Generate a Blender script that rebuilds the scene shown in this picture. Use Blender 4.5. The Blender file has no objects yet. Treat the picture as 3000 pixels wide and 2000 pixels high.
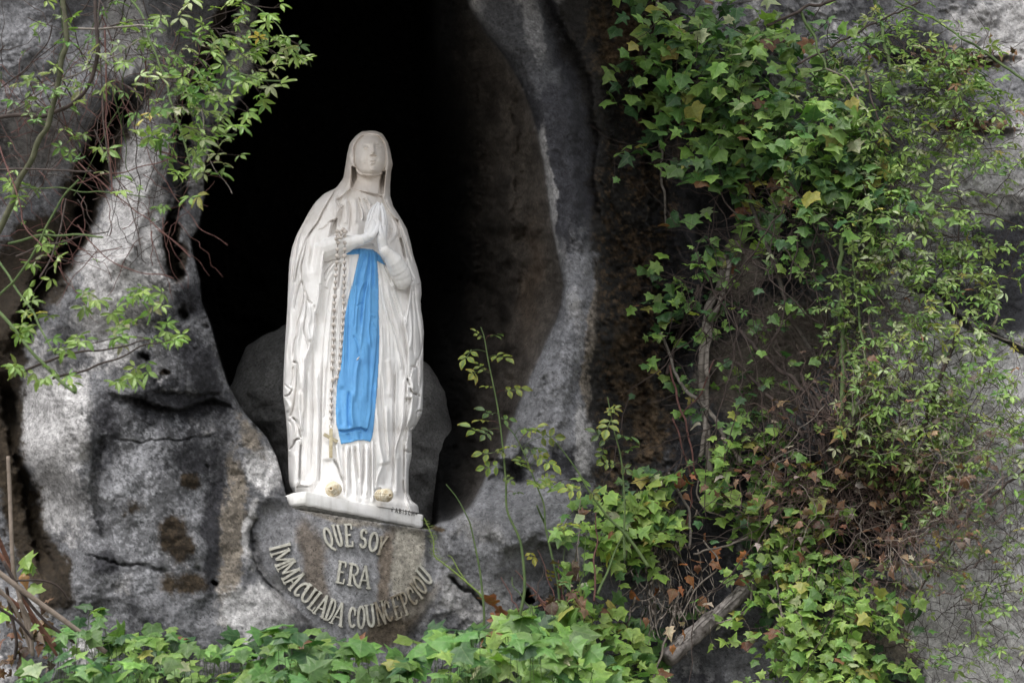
import bpy, math, random
import numpy as np
from mathutils import Vector, Matrix
random.seed(7)
rng = np.random.default_rng(7)
C = bpy.context.scene.collection
scene = bpy.context.scene

# ------------------------------------------------------------------ camera, sky, sun, exposure
PITCH = math.radians(22.0)
CAMZ = 1.6
FPX = 6324.0                      # focal length in pixels of a 3000 px wide picture
cam_d = bpy.data.cameras.new('camera')
cam_d.sensor_width = 36.0
cam_d.lens = FPX / 3000 * 36.0
cam_d.clip_start = 0.1
cam_d.clip_end = 2000
cam_d.dof.use_dof = True
cam_d.dof.focus_distance = 9.35
cam_d.dof.aperture_fstop = 3.2
cam = bpy.data.objects.new('camera', cam_d)
cam.location = (0, 0, CAMZ)
cam.rotation_euler = (math.radians(90) + PITCH, 0, 0)
C.objects.link(cam)
scene.camera = cam

world = bpy.data.worlds.new('World')
scene.world = world
world.use_nodes = True
wn = world.node_tree
for n in list(wn.nodes): wn.nodes.remove(n)
wo = wn.nodes.new('ShaderNodeOutputWorld')
bg = wn.nodes.new('ShaderNodeBackground')
sk = wn.nodes.new('ShaderNodeTexSky')
sk.sky_type = 'NISHITA'
sk.sun_disc = False
SUN_EL, SUN_AZ = math.radians(58), math.radians(215)
sk.sun_elevation = SUN_EL
sk.sun_rotation = SUN_AZ
sk.air_density = 1.0
sk.dust_density = 3.0
hs = wn.nodes.new('ShaderNodeHueSaturation')   # an overcast sky: little blue
hs.inputs['Saturation'].default_value = 0.15
wn.links.new(sk.outputs[0], hs.inputs['Color'])
wn.links.new(hs.outputs[0], bg.inputs[0])
bg.inputs[1].default_value = 0.12
wn.links.new(bg.outputs[0], wo.inputs[0])

sun_d = bpy.data.lights.new('sun', 'SUN')
sun_d.energy = 1.1
sun_d.angle = math.radians(35)
sun_d.color = (1.0, 0.97, 0.93)
sun = bpy.data.objects.new('sun', sun_d)
# direction to the sun (sun_rotation is measured clockwise from +Y)
sd = Vector((math.sin(SUN_AZ) * math.cos(SUN_EL), math.cos(SUN_AZ) * math.cos(SUN_EL), math.sin(SUN_EL)))
sun.rotation_euler = sd.to_track_quat('Z', 'Y').to_euler()
sun.location = (-3, -4, 14)
C.objects.link(sun)

scene.view_settings.view_transform = 'Standard'
scene.view_settings.look = 'None'
scene.view_settings.gamma = 1
scene.view_settings.use_curve_mapping = False
scene.view_settings.exposure = EXPOSURE = 1.45

# ------------------------------------------------------------------ helpers
CP, SP = math.cos(PITCH), math.sin(PITCH)
def P(px, py, Y):
    """world point seen at photo pixel (px, py) (3000x2000) at world depth y = Y"""
    px = np.asarray(px, float); py = np.asarray(py, float); Y = np.asarray(Y, float)
    a = (px - 1500) / FPX; b = (1000 - py) / FPX
    dy = CP - b * SP; dz = SP + b * CP
    t = Y / dy
    return np.stack(np.broadcast_arrays(a * t, Y, CAMZ + dz * t), -1)
def PV(px, py, Y): return Vector([float(c) for c in P(px, py, Y)])

def _hash(ix, iy, s):
    h = (ix.astype(np.int64) * 374761393 + iy.astype(np.int64) * 668265263 + s * 974634777) & 0x7fffffff
    h = (h ^ (h >> 13)) * 1274126177 & 0x7fffffff
    h = (h ^ (h >> 16)) * 668265263 & 0x7fffffff
    return ((h ^ (h >> 15)) & 0xffff) / 65535.0
def vnoise(x, y, s=0):
    x, y = np.broadcast_arrays(x, y)
    ix = np.floor(x).astype(np.int64); iy = np.floor(y).astype(np.int64)
    fx = x - ix; fy = y - iy
    ux = fx * fx * fx * (fx * (fx * 6 - 15) + 10); uy = fy * fy * fy * (fy * (fy * 6 - 15) + 10)
    a = _hash(ix, iy, s); b = _hash(ix + 1, iy, s); c = _hash(ix, iy + 1, s); d = _hash(ix + 1, iy + 1, s)
    return ((a * (1 - ux) + b * ux) * (1 - uy) + (c * (1 - ux) + d * ux) * uy) * 2 - 1
def fbm(x, y, s=0, o=4, g=0.5):
    r = 0; a = 1; t = 0
    for k in range(o):
        cs, sn = math.cos(k * 1.1), math.sin(k * 1.1)
        r = r + a * vnoise((x * cs - y * sn) * 2 ** k + 17.3 * k, (x * sn + y * cs) * 2 ** k - 9.1 * k, s + k * 13); t += a; a *= g
    return r / t
def ridged(x, y, s=0, o=4):
    r = 0; a = 1; t = 0
    for k in range(o):
        r = r + a * (1 - np.abs(vnoise(x * 2 ** k + 31 * k, y * 2 ** k + 7 * k, s + k * 7))) ** 2; t += a; a *= 0.5
    return r / t
def sstep(a, b, x):
    t = np.clip((x - a) / (b - a), 0, 1)
    return t * t * (3 - 2 * t)
V = 3000 / 2352.0
def v2(pts): return [(x * V, y * V) for x, y in pts]
def cr(pts, n=6):
    """Catmull-Rom through points of any dimension"""
    p = np.array(pts, float)
    if len(p) < 3: return p
    q = np.vstack([2 * p[0] - p[1], p, 2 * p[-1] - p[-2]])
    out = []
    for i in range(1, len(q) - 2):
        for k in range(n):
            t = k / n
            out.append(0.5 * ((2 * q[i]) + (-q[i - 1] + q[i + 1]) * t + (2 * q[i - 1] - 5 * q[i] + 4 * q[i + 1] - q[i + 2]) * t * t + (-q[i - 1] + 3 * q[i] - 3 * q[i + 1] + q[i + 2]) * t ** 3))
    out.append(p[-1])
    return np.array(out)
def dist_poly(X, Y, pts, closed=False):
    """distance to polyline, signed side of the nearest segment, parameter 0..1"""
    pts = np.array(pts, float)
    if closed: pts = np.vstack([pts, pts[:1]])
    best = np.full(X.shape, 1e9); side = np.zeros(X.shape); par = np.zeros(X.shape)
    n = len(pts) - 1
    for i in range(n):
        ax, ay = pts[i]; bx, by = pts[i + 1]
        dx, dy = bx - ax, by - ay
        L = dx * dx + dy * dy + 1e-9
        t = np.clip(((X - ax) * dx + (Y - ay) * dy) / L, 0, 1)
        ex = X - ax - t * dx; ey = Y - ay - t * dy
        d = np.sqrt(ex * ex + ey * ey)
        m = d < best
        best = np.where(m, d, best)
        side = np.where(m, np.sign(dx * ey - dy * ex), side)
        par = np.where(m, (i + t) / n, par)
    return best, side, par
def inside(X, Y, pts):
    r = np.zeros(X.shape, bool)
    n = len(pts)
    for i in range(n):
        x1, y1 = pts[i]; x2, y2 = pts[(i + 1) % n]
        if y1 == y2: continue
        c = ((y1 > Y) != (y2 > Y)) & (X < (x2 - x1) * (Y - y1) / (y2 - y1) + x1)
        r ^= c
    return r
def sd_poly(X, Y, pts):
    """signed distance, positive inside"""
    d, _, _ = dist_poly(X, Y, pts, True)
    return np.where(inside(X, Y, pts), d, -d)

def mesh_np(name, verts, faces, mat=None, parent=None, smooth=True, col=None, uv=None):
    """verts (n,3); faces (m,3|4) array or a list of such arrays"""
    if not isinstance(faces, list): faces = [faces]
    me = bpy.data.meshes.new(name)
    verts = np.asarray(verts, np.float32)
    me.vertices.add(len(verts)); me.vertices.foreach_set('co', verts.ravel())
    tot = sum(f.size for f in faces); nf = sum(len(f) for f in faces)
    me.loops.add(tot); me.polygons.add(nf)
    li = np.concatenate([f.ravel() for f in faces]).astype(np.int32)
    me.loops.foreach_set('vertex_index', li)
    ls = []; o = 0
    for f in faces:
        k = f.shape[1]
        ls.append(o + np.arange(len(f)) * k); o += len(f) * k
    me.polygons.foreach_set('loop_start', np.concatenate(ls).astype(np.int32))
    me.polygons.foreach_set('use_smooth', np.full(nf, smooth))
    if col is not None:
        a = me.color_attributes.new('Col', 'FLOAT_COLOR', 'POINT')
        c4 = np.ones((len(verts), 4), np.float32); c4[:, :3] = col
        a.data.foreach_set('color', c4.ravel())
    if uv is not None:
        u = me.uv_layers.new(name='leaf')
        u.data.foreach_set('uv', np.asarray(uv, np.float32)[li].ravel())
    me.update(calc_edges=True); me.validate()
    if mat: me.materials.append(mat)
    if name is None: return me
    return link(name, me, parent)
def link(name, me, parent=None):
    o = bpy.data.objects.new(name, me)
    C.objects.link(o)
    if parent is not None: o.parent = parent
    return o
def tag(o, label=None, cat=None, group=None, kind=None):
    if label: o['label'] = label
    if cat: o['category'] = cat
    if group: o['group'] = group
    if kind: o['kind'] = kind
    return o
def thing(name, label, cat, loc=(0, 0, 0), group=None):
    o = bpy.data.objects.new(name, None)
    o.empty_display_size = 0.1
    C.objects.link(o)
    o.location = loc
    return tag(o, label, cat, group)
def part(o, parent):
    """parent keeping world coordinates of meshes that were built in world space"""
    o.parent = parent
    o.matrix_parent_inverse = Matrix.Translation(-parent.location)
    return o

def tubes(lines, radii, k=5, cap=True):
    """lines: list of (n,3) arrays, radii: list of scalars or arrays -> verts, [quads, tris]"""
    VS, QS, TS = [], [], []; base = 0
    ang = np.arange(k) * 2 * np.pi / k
    for ln, r in zip(lines, radii):
        ln = np.asarray(ln, float); n = len(ln)
        if n < 2: continue
        r = np.broadcast_to(np.asarray(r, float), (n,))
        t = np.gradient(ln, axis=0); t /= np.linalg.norm(t, axis=1, keepdims=True) + 1e-9
        ref = np.tile(np.array([[0.31, -0.87, 0.38]]), (n, 1))
        u = np.cross(t, ref); u /= np.linalg.norm(u, axis=1, keepdims=True) + 1e-6
        w = np.cross(t, u)
        ring = ln[:, None] + r[:, None, None] * (np.cos(ang)[None, :, None] * u[:, None] + np.sin(ang)[None, :, None] * w[:, None])
        VS.append(ring.reshape(-1, 3))
        i = np.arange(n - 1)[:, None] * k; j = np.arange(k)[None, :]; j2 = (j + 1) % k
        QS.append((base + np.stack([i + j, i + j2, i + k + j2, i + k + j], -1)).reshape(-1, 4))
        if cap:
            VS.append(ln[[0, -1]])
            c0 = base + n * k; c1 = c0 + 1
            jj = np.arange(k); j3 = (jj + 1) % k
            TS.append(np.stack([np.full(k, c0), base + j3, base + jj], -1))
            e = base + (n - 1) * k
            TS.append(np.stack([np.full(k, c1), e + jj, e + j3], -1))
            base += 2
        base += n * k
    F = [np.concatenate(QS)]
    if TS: F.append(np.concatenate(TS))
    return np.concatenate(VS), F

class MB:
    """collects shapes into one mesh"""
    def __init__(s): s.v = []; s.f3 = []; s.f4 = []; s.n = 0
    def add(s, v, faces):
        v = np.asarray(v, float)
        for f in (faces if isinstance(faces, list) else [faces]):
            f = np.asarray(f)
            (s.f4 if f.shape[1] == 4 else s.f3).append(f + s.n)
        s.v.append(v); s.n += len(v); return s
    def tube(s, ln, r, k=8): return s.add(*tubes([ln], [r], k))
    def sphere(s, c, r, nu=12, nv=8, sc=(1, 1, 1)):
        th = np.linspace(0, np.pi, nv + 1); ph = np.arange(nu) * 2 * np.pi / nu
        v = np.stack([np.outer(np.sin(th), np.cos(ph)) * sc[0], np.outer(np.sin(th), np.sin(ph)) * sc[1], np.outer(np.cos(th), np.ones(nu)) * sc[2]], -1).reshape(-1, 3) * r + np.array(c)
        i = np.arange(nv)[:, None] * nu; j = np.arange(nu)[None]; j2 = (j + 1) % nu
        return s.add(v, np.stack([i + j, i + nu + j, i + nu + j2, i + j2], -1).reshape(-1, 4))
    def box(s, mn, mx, M=None):
        x0, y0, z0 = mn; x1, y1, z1 = mx
        v = np.array([(x0, y0, z0), (x1, y0, z0), (x1, y1, z0), (x0, y1, z0), (x0, y0, z1), (x1, y0, z1), (x1, y1, z1), (x0, y1, z1)], float)
        if M is not None: v = v @ np.array(M)[:3, :3].T + np.array(M)[:3, 3]
        return s.add(v, np.array([(0, 3, 2, 1), (4, 5, 6, 7), (0, 1, 5, 4), (1, 2, 6, 5), (2, 3, 7, 6), (3, 0, 4, 7)]))
    def build(s, name, mat, parent=None, smooth=True):
        f = []
        if s.f4: f.append(np.concatenate(s.f4))
        if s.f3: f.append(np.concatenate(s.f3))
        return mesh_np(name, np.concatenate(s.v), f, mat, parent, smooth)

# ------------------------------------------------------------------ materials
def mat_new(name):
    m = bpy.data.materials.new(name); m.use_nodes = True
    nt = m.node_tree
    return m, nt, nt.nodes['Principled BSDF']
def N(nt, t, **kw):
    n = nt.nodes.new(t)
    for k, v in kw.items():
        if k.startswith('i_'): n.inputs[k[2:].replace('_', ' ')].default_value = v
        else: setattr(n, k, v)
    return n
def noise_node(nt, vec, scale, detail=6, rough=0.6, dist=0.0):
    n = N(nt, 'ShaderNodeTexNoise'); n.inputs['Scale'].default_value = scale
    n.inputs['Detail'].default_value = detail; n.inputs['Roughness'].default_value = rough
    n.inputs['Distortion'].default_value = dist
    nt.links.new(vec, n.inputs['Vector']); return n
def ramp(nt, fac, stops):
    r = N(nt, 'ShaderNodeValToRGB')
    el = r.color_ramp.elements
    while len(el) < len(stops): el.new(0.5)
    for e, (p, c) in zip(el, stops):
        e.position = p; e.color = (*c, 1) if len(c) == 3 else c
    nt.links.new(fac, r.inputs[0]); return r
def mixc(nt, mode, fac, a, b):
    m = N(nt, 'ShaderNodeMix', data_type='RGBA', blend_type=mode)
    for s, v in ((m.inputs['Factor'], fac), (m.inputs['A'], a), (m.inputs['B'], b)):
        if hasattr(v, 'is_output') or isinstance(v, bpy.types.NodeSocket): nt.links.new(v, s)
        elif isinstance(v, (int, float)): s.default_value = v
        else: s.default_value = (*v, 1)
    return m.outputs['Result']
def g3(v): return (v, v, v)
def simple_mat(name, c1, c2, scale=20, rough=0.8, bump=0.3, bscale=80, spec=0.3, metal=0.0, dist=0.003):
    m, nt, b = mat_new(name)
    tc = N(nt, 'ShaderNodeNewGeometry')
    n1 = noise_node(nt, tc.outputs['Position'], scale)
    r = ramp(nt, n1.outputs['Fac'], [(0.32, c1), (0.68, c2)])
    nt.links.new(r.outputs[0], b.inputs['Base Color'])
    b.inputs['Roughness'].default_value = rough
    b.inputs['Specular IOR Level'].default_value = spec
    b.inputs['Metallic'].default_value = metal
    n2 = noise_node(nt, tc.outputs['Position'], bscale, 5)
    bp = N(nt, 'ShaderNodeBump'); bp.inputs['Strength'].default_value = bump; bp.inputs['Distance'].default_value = dist
    nt.links.new(n2.outputs['Fac'], bp.inputs['Height']); nt.links.new(bp.outputs[0], b.inputs['Normal'])
    return m

def rock_material(name, rough=0.9, speck=1.0, bscale=1.0):
    m, nt, b = mat_new(name)
    at = N(nt, 'ShaderNodeVertexColor', layer_name='Col')
    tc = N(nt, 'ShaderNodeNewGeometry'); pos = tc.outputs['Position']
    nA = noise_node(nt, pos, 62, 10, 0.8, 0.3)                       # grain
    nB = noise_node(nt, pos, 110, 6, 0.7)                      # pits and lichen specks
    nC = noise_node(nt, pos, 14, 8, 0.68, 0.4)                 # mottling
    rA = ramp(nt, nA.outputs['Fac'], [(0.34, g3(0.40)), (0.46, g3(0.88)), (0.54, g3(1.08)), (0.68, g3(1.6))])
    rB = ramp(nt, nB.outputs['Fac'], [(0.37, g3(0.28)), (0.41, g3(1.0)), (0.61, g3(1.0)), (0.66, g3(1.4))])
    rC = ramp(nt, nC.outputs['Fac'], [(0.3, g3(0.72)), (0.5, g3(1.0)), (0.7, g3(1.25))])
    c = mixc(nt, 'MULTIPLY', 1.0, at.outputs['Color'], rA.outputs[0])
    c = mixc(nt, 'MULTIPLY', speck, c, rB.outputs[0])
    c = mixc(nt, 'MULTIPLY', 1.0, c, rC.outputs[0])
    nt.links.new(c, b.inputs['Base Color'])
    b.inputs['Roughness'].default_value = rough
    b.inputs['Specular IOR Level'].default_value = 0.22
    add = N(nt, 'ShaderNodeMath', operation='ADD')
    mul = N(nt, 'ShaderNodeMath', operation='MULTIPLY'); mul.inputs[1].default_value = 0.35
    nt.links.new(nB.outputs['Fac'], mul.inputs[0]); nt.links.new(nA.outputs['Fac'], add.inputs[0]); nt.links.new(mul.outputs[0], add.inputs[1])
    bp = N(nt, 'ShaderNodeBump'); bp.inputs['Strength'].default_value = 0.9; bp.inputs['Distance'].default_value = 0.016 * bscale
    nt.links.new(add.outputs[0], bp.inputs['Height']); nt.links.new(bp.outputs[0], b.inputs['Normal'])
    return m
M_rock = rock_material('weathered_rock')
# ------------------------------------------------------------------ rock face: one sheet with real depth
def axis(lo, hi, step, far_lo, far_hi):
    core = np.arange(lo, hi + step, step)
    a = []; x = lo; s = step * 2
    while x > far_lo: x -= s; a.append(x); s = min(s * 1.18, 160)
    b = []; x = core[-1]; s = step * 2
    while x < far_hi: x += s; b.append(x); s = min(s * 1.18, 160)
    return np.array(a[::-1] + list(core) + b)
AX = axis(-60, 3060, 3.6, -3200, 6200)
AY = axis(-60, 2060, 3.6, -2000, 5600)
GX, GY = np.meshgrid(AX, AY)

OPEN = v2([(600, -120), (595, 0), (590, 40), (572, 100), (582, 150), (578, 185), (556, 225), (528, 262), (500, 292), (488, 330), (470, 372), (466, 410), (468, 455), (456, 520),
           (444, 540), (436, 548), (444, 590), (457, 640), (462, 692), (482, 745), (497, 800), (521, 880), (560, 948), (588, 978), (612, 1004), (634, 1048), (646, 1090), (655, 1130),
           (664, 1160), (678, 1168), (807, 1189.5), (971, 1214.5), (985, 1216), (1010, 1203), (1040, 1196), (1062, 1182), (1082, 1166), (1100, 1135), (1117, 1100), (1132, 1075), (1150, 1050), (1163, 1020), (1172, 990),
           (1190, 940), (1208, 895), (1225, 858), (1245, 815), (1262, 775), (1280, 740), (1292, 700), (1298, 655), (1292, 620), (1284, 580), (1276, 540), (1268, 500), (1262, 450),
           (1256, 400), (1247, 350), (1236, 300), (1222, 250), (1203, 200), (1180, 158), (1155, 120), (1120, 78), (1085, 20), (1060, -40), (1000, -110), (880, -160), (700, -165)])

# (x, y, Y, radius) control points of the large form, in the 2352 px frame
CTRL = [(-200, 100, 8.45), (50, 80, 8.40), (180, 180, 8.45), (330, 60, 8.62), (500, 40, 8.85), (-100, 600, 8.9), (60, 500, 8.85), (210, 420, 9.0), (300, 330, 8.6), (345, 420, 8.38), (330, 560, 8.33),
        (280, 700, 8.30), (390, 700, 8.5), (150, 800, 8.45), (20, 900, 8.75), (60, 1200, 8.8), (180, 1000, 8.38), (350, 850, 8.36), (450, 800, 8.62), (520, 960, 8.66), (350, 1050, 8.42), (420, 1250, 8.42), (250, 1250, 8.45),
        (150, 1450, 8.55), (400, 1450, 8.42), (560, 1200, 8.62), (560, 1400, 8.5), (600, 1090, 8.68), (470, 300, 8.95), (560, 120, 9.0), (440, 450, 8.9), (480, 420, 8.8),
        (680, 1240, 8.66), (850, 1260, 8.60), (970, 1290, 8.68), (800, 1400, 8.72), (800, 1520, 8.85), (1080, 1260, 8.58), (1200, 1200, 8.50), (1300, 1150, 8.55), (1180, 1380, 8.62), (1080, 1430, 8.72),
        (1180, 1090, 8.74), (1290, 1000, 8.60), (1300, 800, 8.68), (1340, 700, 8.66), (1320, 500, 8.68), (1280, 300, 8.66), (1200, 80, 8.7), (1340, 100, 8.8), (1440, 300, 8.92), (1450, 600, 9.0), (1440, 900, 8.98), (1420, 1100, 8.9),
        (1560, 500, 9.0), (1600, 800, 9.0), (1560, 1000, 8.95), (1700, 950, 8.95), (1800, 800, 8.92), (1900, 600, 8.85), (1600, 1250, 8.95), (1650, 1480, 8.9), (1500, 1450, 8.8), (1900, 1200, 8.95), (1950, 1450, 8.75),
        (2050, 300, 8.8), (2100, 600, 8.7), (2100, 900, 8.62), (2300, 900, 8.5), (2300, 1300, 8.42), (2100, 1400, 8.55), (2300, 600, 8.62), (2300, 350, 8.52), (2300, 200, 8.62), (2300, 60, 8.78), (1800, 100, 8.85),
        (2700, 300, 8.6), (2700, 1200, 8.5), (-300, 1400, 8.6), (1200, 1800, 8.9), (400, 1800, 8.7), (2000, 1800, 8.7), (1200, -400, 8.6), (400, -400, 8.6), (2000, -400, 8.9)]
def base_depth(X, Y):
    num = np.zeros(X.shape); den = np.zeros(X.shape)
    for x, y, d in CTRL:
        r2 = (X - x * V) ** 2 + (Y - y * V) ** 2
        w = np.exp(-r2 / (2 * 95.0 ** 2)) + 60.0 ** 4 / (r2 + 60.0 ** 2) ** 2 * 0.35
        num += w * d; den += w
    return num / den

WX = GX + 26 * fbm(GX / 110, GY / 110, 3, 4) + 5 * fbm(GX / 16, GY / 16, 41, 2)
WY = GY + 26 * fbm(GX / 110, GY / 110, 23, 4) + 5 * fbm(GX / 16, GY / 16, 43, 2)

def groove(D, pts, w, amp, warp=True, taper=0.12, smoothpts=True):
    """push the sheet back (amp > 0) along a line"""
    pts = np.array(v2(pts))
    if smoothpts: pts = cr(pts, 4)
    m = 4 * w + 40
    i0, i1 = np.searchsorted(AX, [pts[:, 0].min() - m, pts[:, 0].max() + m]); j0, j1 = np.searchsorted(AY, [pts[:, 1].min() - m, pts[:, 1].max() + m])
    if i1 <= i0 or j1 <= j0: return
    s = (slice(j0, j1), slice(i0, i1))
    X, Y = (WX[s], WY[s]) if warp else (GX[s], GY[s])
    d, sd_, p = dist_poly(X, Y, pts)
    tp = np.clip(np.minimum(p, 1 - p) / taper, 0, 1) if taper else 1
    d = d + 0.25 * w * n_edge[s]
    D[s] += amp * (0.45 * np.exp(-(d / w) ** 2) + 0.55 * (1 - sstep(0.45 * w, 0.95 * w, d))) * tp
def ledge(D, pts, w, amp):
    """a step: the side to the right of the line direction is pushed back, fading over w"""
    pts = cr(np.array(v2(pts)), 4); m = 4 * w + 40
    i0, i1 = np.searchsorted(AX, [pts[:, 0].min() - m, pts[:, 0].max() + m]); j0, j1 = np.searchsorted(AY, [pts[:, 1].min() - m, pts[:, 1].max() + m])
    s = (slice(j0, j1), slice(i0, i1))
    d, sd_, p = dist_poly(WX[s], WY[s], pts)
    tp = np.clip(np.minimum(p, 1 - p) / 0.2, 0, 1)
    ds = d * sd_
    D[s] += amp * tp * np.where(ds > 0, np.exp(-np.abs(ds) / w) * sstep(0, 7, ds), 0)

D = base_depth(GX, GY)
n_edge = fbm(GX / 26, GY / 26, 301, 4, 0.6)
# cracks, crevices and ledges
groove(D, [(330, 190), (250, 300), (205, 430), (170, 560), (90, 690), (30, 830)], 42, 0.42)
groove(D, [(420, 230), (418, 320), (412, 420), (400, 520), (398, 620), (420, 640)], 20, 0.34)
groove(D, [(560, -20), (500, 120), (450, 220), (420, 300)], 24, 0.25)
groove(D, [(20, 850), (30, 1000), (70, 1150), (110, 1330)], 26, 0.16)
groove(D, [(1400, -40), (1430, 200), (1440, 500), (1450, 800), (1420, 1120)], 75, 0.16)
groove(D, [(1520, 0), (1500, 250), (1530, 600), (1560, 900)], 40, 0.14)
groove(D, [(1590, 450), (1600, 700), (1640, 900)], 26, -0.10)
groove(D, [(2140, 660), (2165, 705), (2200, 735), (2270, 760), (2352, 800), (2420, 830)], 9, 0.13)
groove(D, [(2060, 560), (2085, 650), (2140, 690)], 10, 0.08)
groove(D, [(1040, 1330), (1070, 1345), (1100, 1372), (1112, 1390)], 6, 0.08)
groove(D, [(1190, 1370), (1205, 1382), (1222, 1392)], 13, 0.3)
groove(D, [(494, 1331), (500, 1333)], 5, 0.18, taper=0)
groove(D, [(250, 1005), (340, 1012), (440, 1008), (500, 1000)], 4, 0.02)
groove(D, [(190, 1270), (280, 1290), (400, 1300)], 5, 0.025)
ledge(D, [(250, 905), (330, 925), (400, 938), (470, 918), (535, 945)], 40, 0.12)
ledge(D, [(340, 905), (430, 900), (520, 905)], 16, 0.06)
ledge(D, [(2200, 285), (2260, 292), (2352, 300)], 30, 0.10)
ledge(D, [(2180, 125), (2250, 135), (2352, 125)], 30, 0.10)
ledge(D, [(1100, 1060), (1180, 1050), (1240, 1075)], 50, 0.10)
ledge(D, [(1940, 1300), (2050, 1330), (2140, 1360)], 40, 0.10)
for (x, y, r, a) in [(330, 822, 9, .05), (368, 857, 7, .03), (478, 1072, 5, .03), (1060, 640, 9, .05), (470, 752, 7, .05), (1220, 545, 18, .05), (1170, 1075, 30, .07), (2090, 1290, 12, .03), (418, 730, 12, .06), (452, 1290, 8, .02)]:
    groove(D, [(x, y), (x + 3, y + 3)], r * V, a, taper=0, smoothpts=False)

# rounded lip on the right of the niche, with a hollow behind it
groove(D, [(1180, 60), (1235, 170), (1272, 300), (1290, 430), (1305, 560), (1330, 680), (1318, 800), (1280, 900), (1245, 1000), (1210, 1090)], 70, -0.08, taper=0.06)
groove(D, [(1235, -20), (1300, 120), (1335, 260), (1345, 420), (1360, 520)], 38, 0.12)
groove(D, [(1345, 620), (1350, 700), (1330, 860), (1300, 960)], 16, 0.03)
groove(D, [(1275, 340), (1290, 420), (1285, 500), (1310, 600)], 14, 0.02)
groove(D, [(1120, 1130), (1180, 1080), (1215, 1020)], 30, 0.09)
groove(D, [(1120, 1230), (1230, 1200), (1330, 1220)], 90, -0.08)
groove(D, [(60, 760), (140, 900), (200, 1050)], 46, -0.06); groove(D, [(350, 330), (320, 480), (270, 640)], 50, -0.07)
groove(D, [(230, 1000), (215, 1120), (240, 1240)], 22, 0.05); groove(D, [(300, 740), (390, 760), (450, 700)], 30, 0.05)
groove(D, [(590, 1175), (586, 1230), (602, 1300), (650, 1370), (720, 1440)], 8, 0.05)
# surface form: lumps, fractured relief, fine grain
n1 = fbm(GX / 330, GY / 330, 11, 3); n2 = fbm(GX / 120, GY / 120, 12, 4); n3 = fbm(GX / 34, GY / 34, 14, 4, 0.6)
rd = ridged(GX / 210 + 0.3 * n2, GY / 210, 15, 4)
fine = fbm(GX / 9.5, GY / 9.5, 19, 2, 0.7)
rough = 0.35 + 0.65 * sstep(-0.15, 0.4, fbm(GX / 260, GY / 260, 77, 3))
dD = 0.07 * n1 + 0.040 * n2 + 0.022 * n3 * rough - 0.05 * (rd - 0.5) * rough + 0.0050 * fine * rough
# dark moss band is coarse and knobbly
band = sstep(1350 * V, 1400 * V, WX) * (1 - sstep(1520 * V, 1600 * V, WX)) * (1 - sstep(1180 * V, 1300 * V, WY))
dD += band * (0.030 * fbm(GX / 22, GY / 22, 91, 3) + 0.014 * fine)

# pedestal (corbel) under the statue: smoother, a little proud
PED = v2([(588, 1168), (600, 1155), (664, 1152), (807, 1180), (980, 1208), (1012, 1235), (1030, 1290), (1010, 1360), (985, 1400), (960, 1438), (900, 1560), (770, 1560), (700, 1436), (640, 1380), (592, 1296), (582, 1230)])
ped = sd_poly(WX * 0.35 + GX * 0.65, WY * 0.35 + GY * 0.65, PED)
pm = sstep(-14, 34, ped)
bowl = 8.60 + 0.00034 * np.abs(GX - 1040) + 0.0000007 * np.clip(GY - 1560, 0, 400) ** 2
D = D * (1 - pm) + (bowl + 0.006 * n2 + 0.003 * n3 + 0.0012 * fine) * pm
D += dD * (1 - pm)
D += 0.010 * np.exp(-(ped / 9) ** 2) * (GY > 1520)
# flow grooves in the poured mortar
D += pm * 0.004 * fbm(GX / 9 + 0.8 * n2, GY / 170, 55, 2) * sstep(700 * V, 860 * V, 1500 - GX + 400)

# niche: everything inside the opening goes far back
so = sd_poly(GX, GY, OPEN)
op = so > 0
t_in = GX / V
rt = sstep(1000, 1260, t_in + 30 * n2 - np.clip(GY / V - 600, 0, 700) * -0.02)     # right inner wall slopes forward
back = 11.6 + 0.25 * fbm(GX / 150, GY / 150, 61, 4) + 0.1 * n3
rim = D
wallD = back * (1 - rt) + (9.0 + 0.10 * n2 + 0.06 * n3) * rt
so_r = np.clip(so / 60.0, 0, 1)
rightness = sstep(960 * V, 1010 * V, GX)
roll = sstep(0, 5, so)
Din_l = rim + (np.maximum(wallD, rim + 0.05) - rim) * roll
so_w = np.clip(so + 14 * n2 * V + 6 * n3, 0, None)
curve = np.interp(so_w, [0, 6, 30, 80, 140, 190, 260, 340, 420], [0.08, 0.44, 0.56, 0.72, 0.92, 1.3, 1.9, 2.6, 3.0])
Din_r = rim + curve + 0.05 * n2 * sstep(0, 40, so)
Din = Din_l * (1 - rightness) + Din_r * rightness
# folds in the right inner wall
for pts, w, a in [([(1190, 120), (1205, 300), (1200, 500), (1215, 700), (1190, 860)], 34, .07), ([(1110, 100), (1130, 350), (1120, 620), (1150, 900)], 44, .12), ([(1050, 760), (1070, 950), (1060, 1100)], 34, .10)]:
    groove(Din, pts, w, a)
# round the rim off
edge_round = np.exp(-np.clip(-so, 0, 400) / 26.0) * (~op) * (GY < 1455) 
edge_round = edge_round * (1 - rightness) + rightness * 0.8 * np.exp(-np.clip(-so, 0, 400) / 9.0) * (~op) * (GY < 1500)
D = np.where(op, Din, D + 0.10 * edge_round)
# unseen cliff above the picture leans out, shaped to shade niche and head
over = np.exp(-((GX - 1050) / 1050) ** 4) * sstep(60, -1100, GY)
D = D - 2.0 * over * (~op)
ROCK = D.copy()

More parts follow.
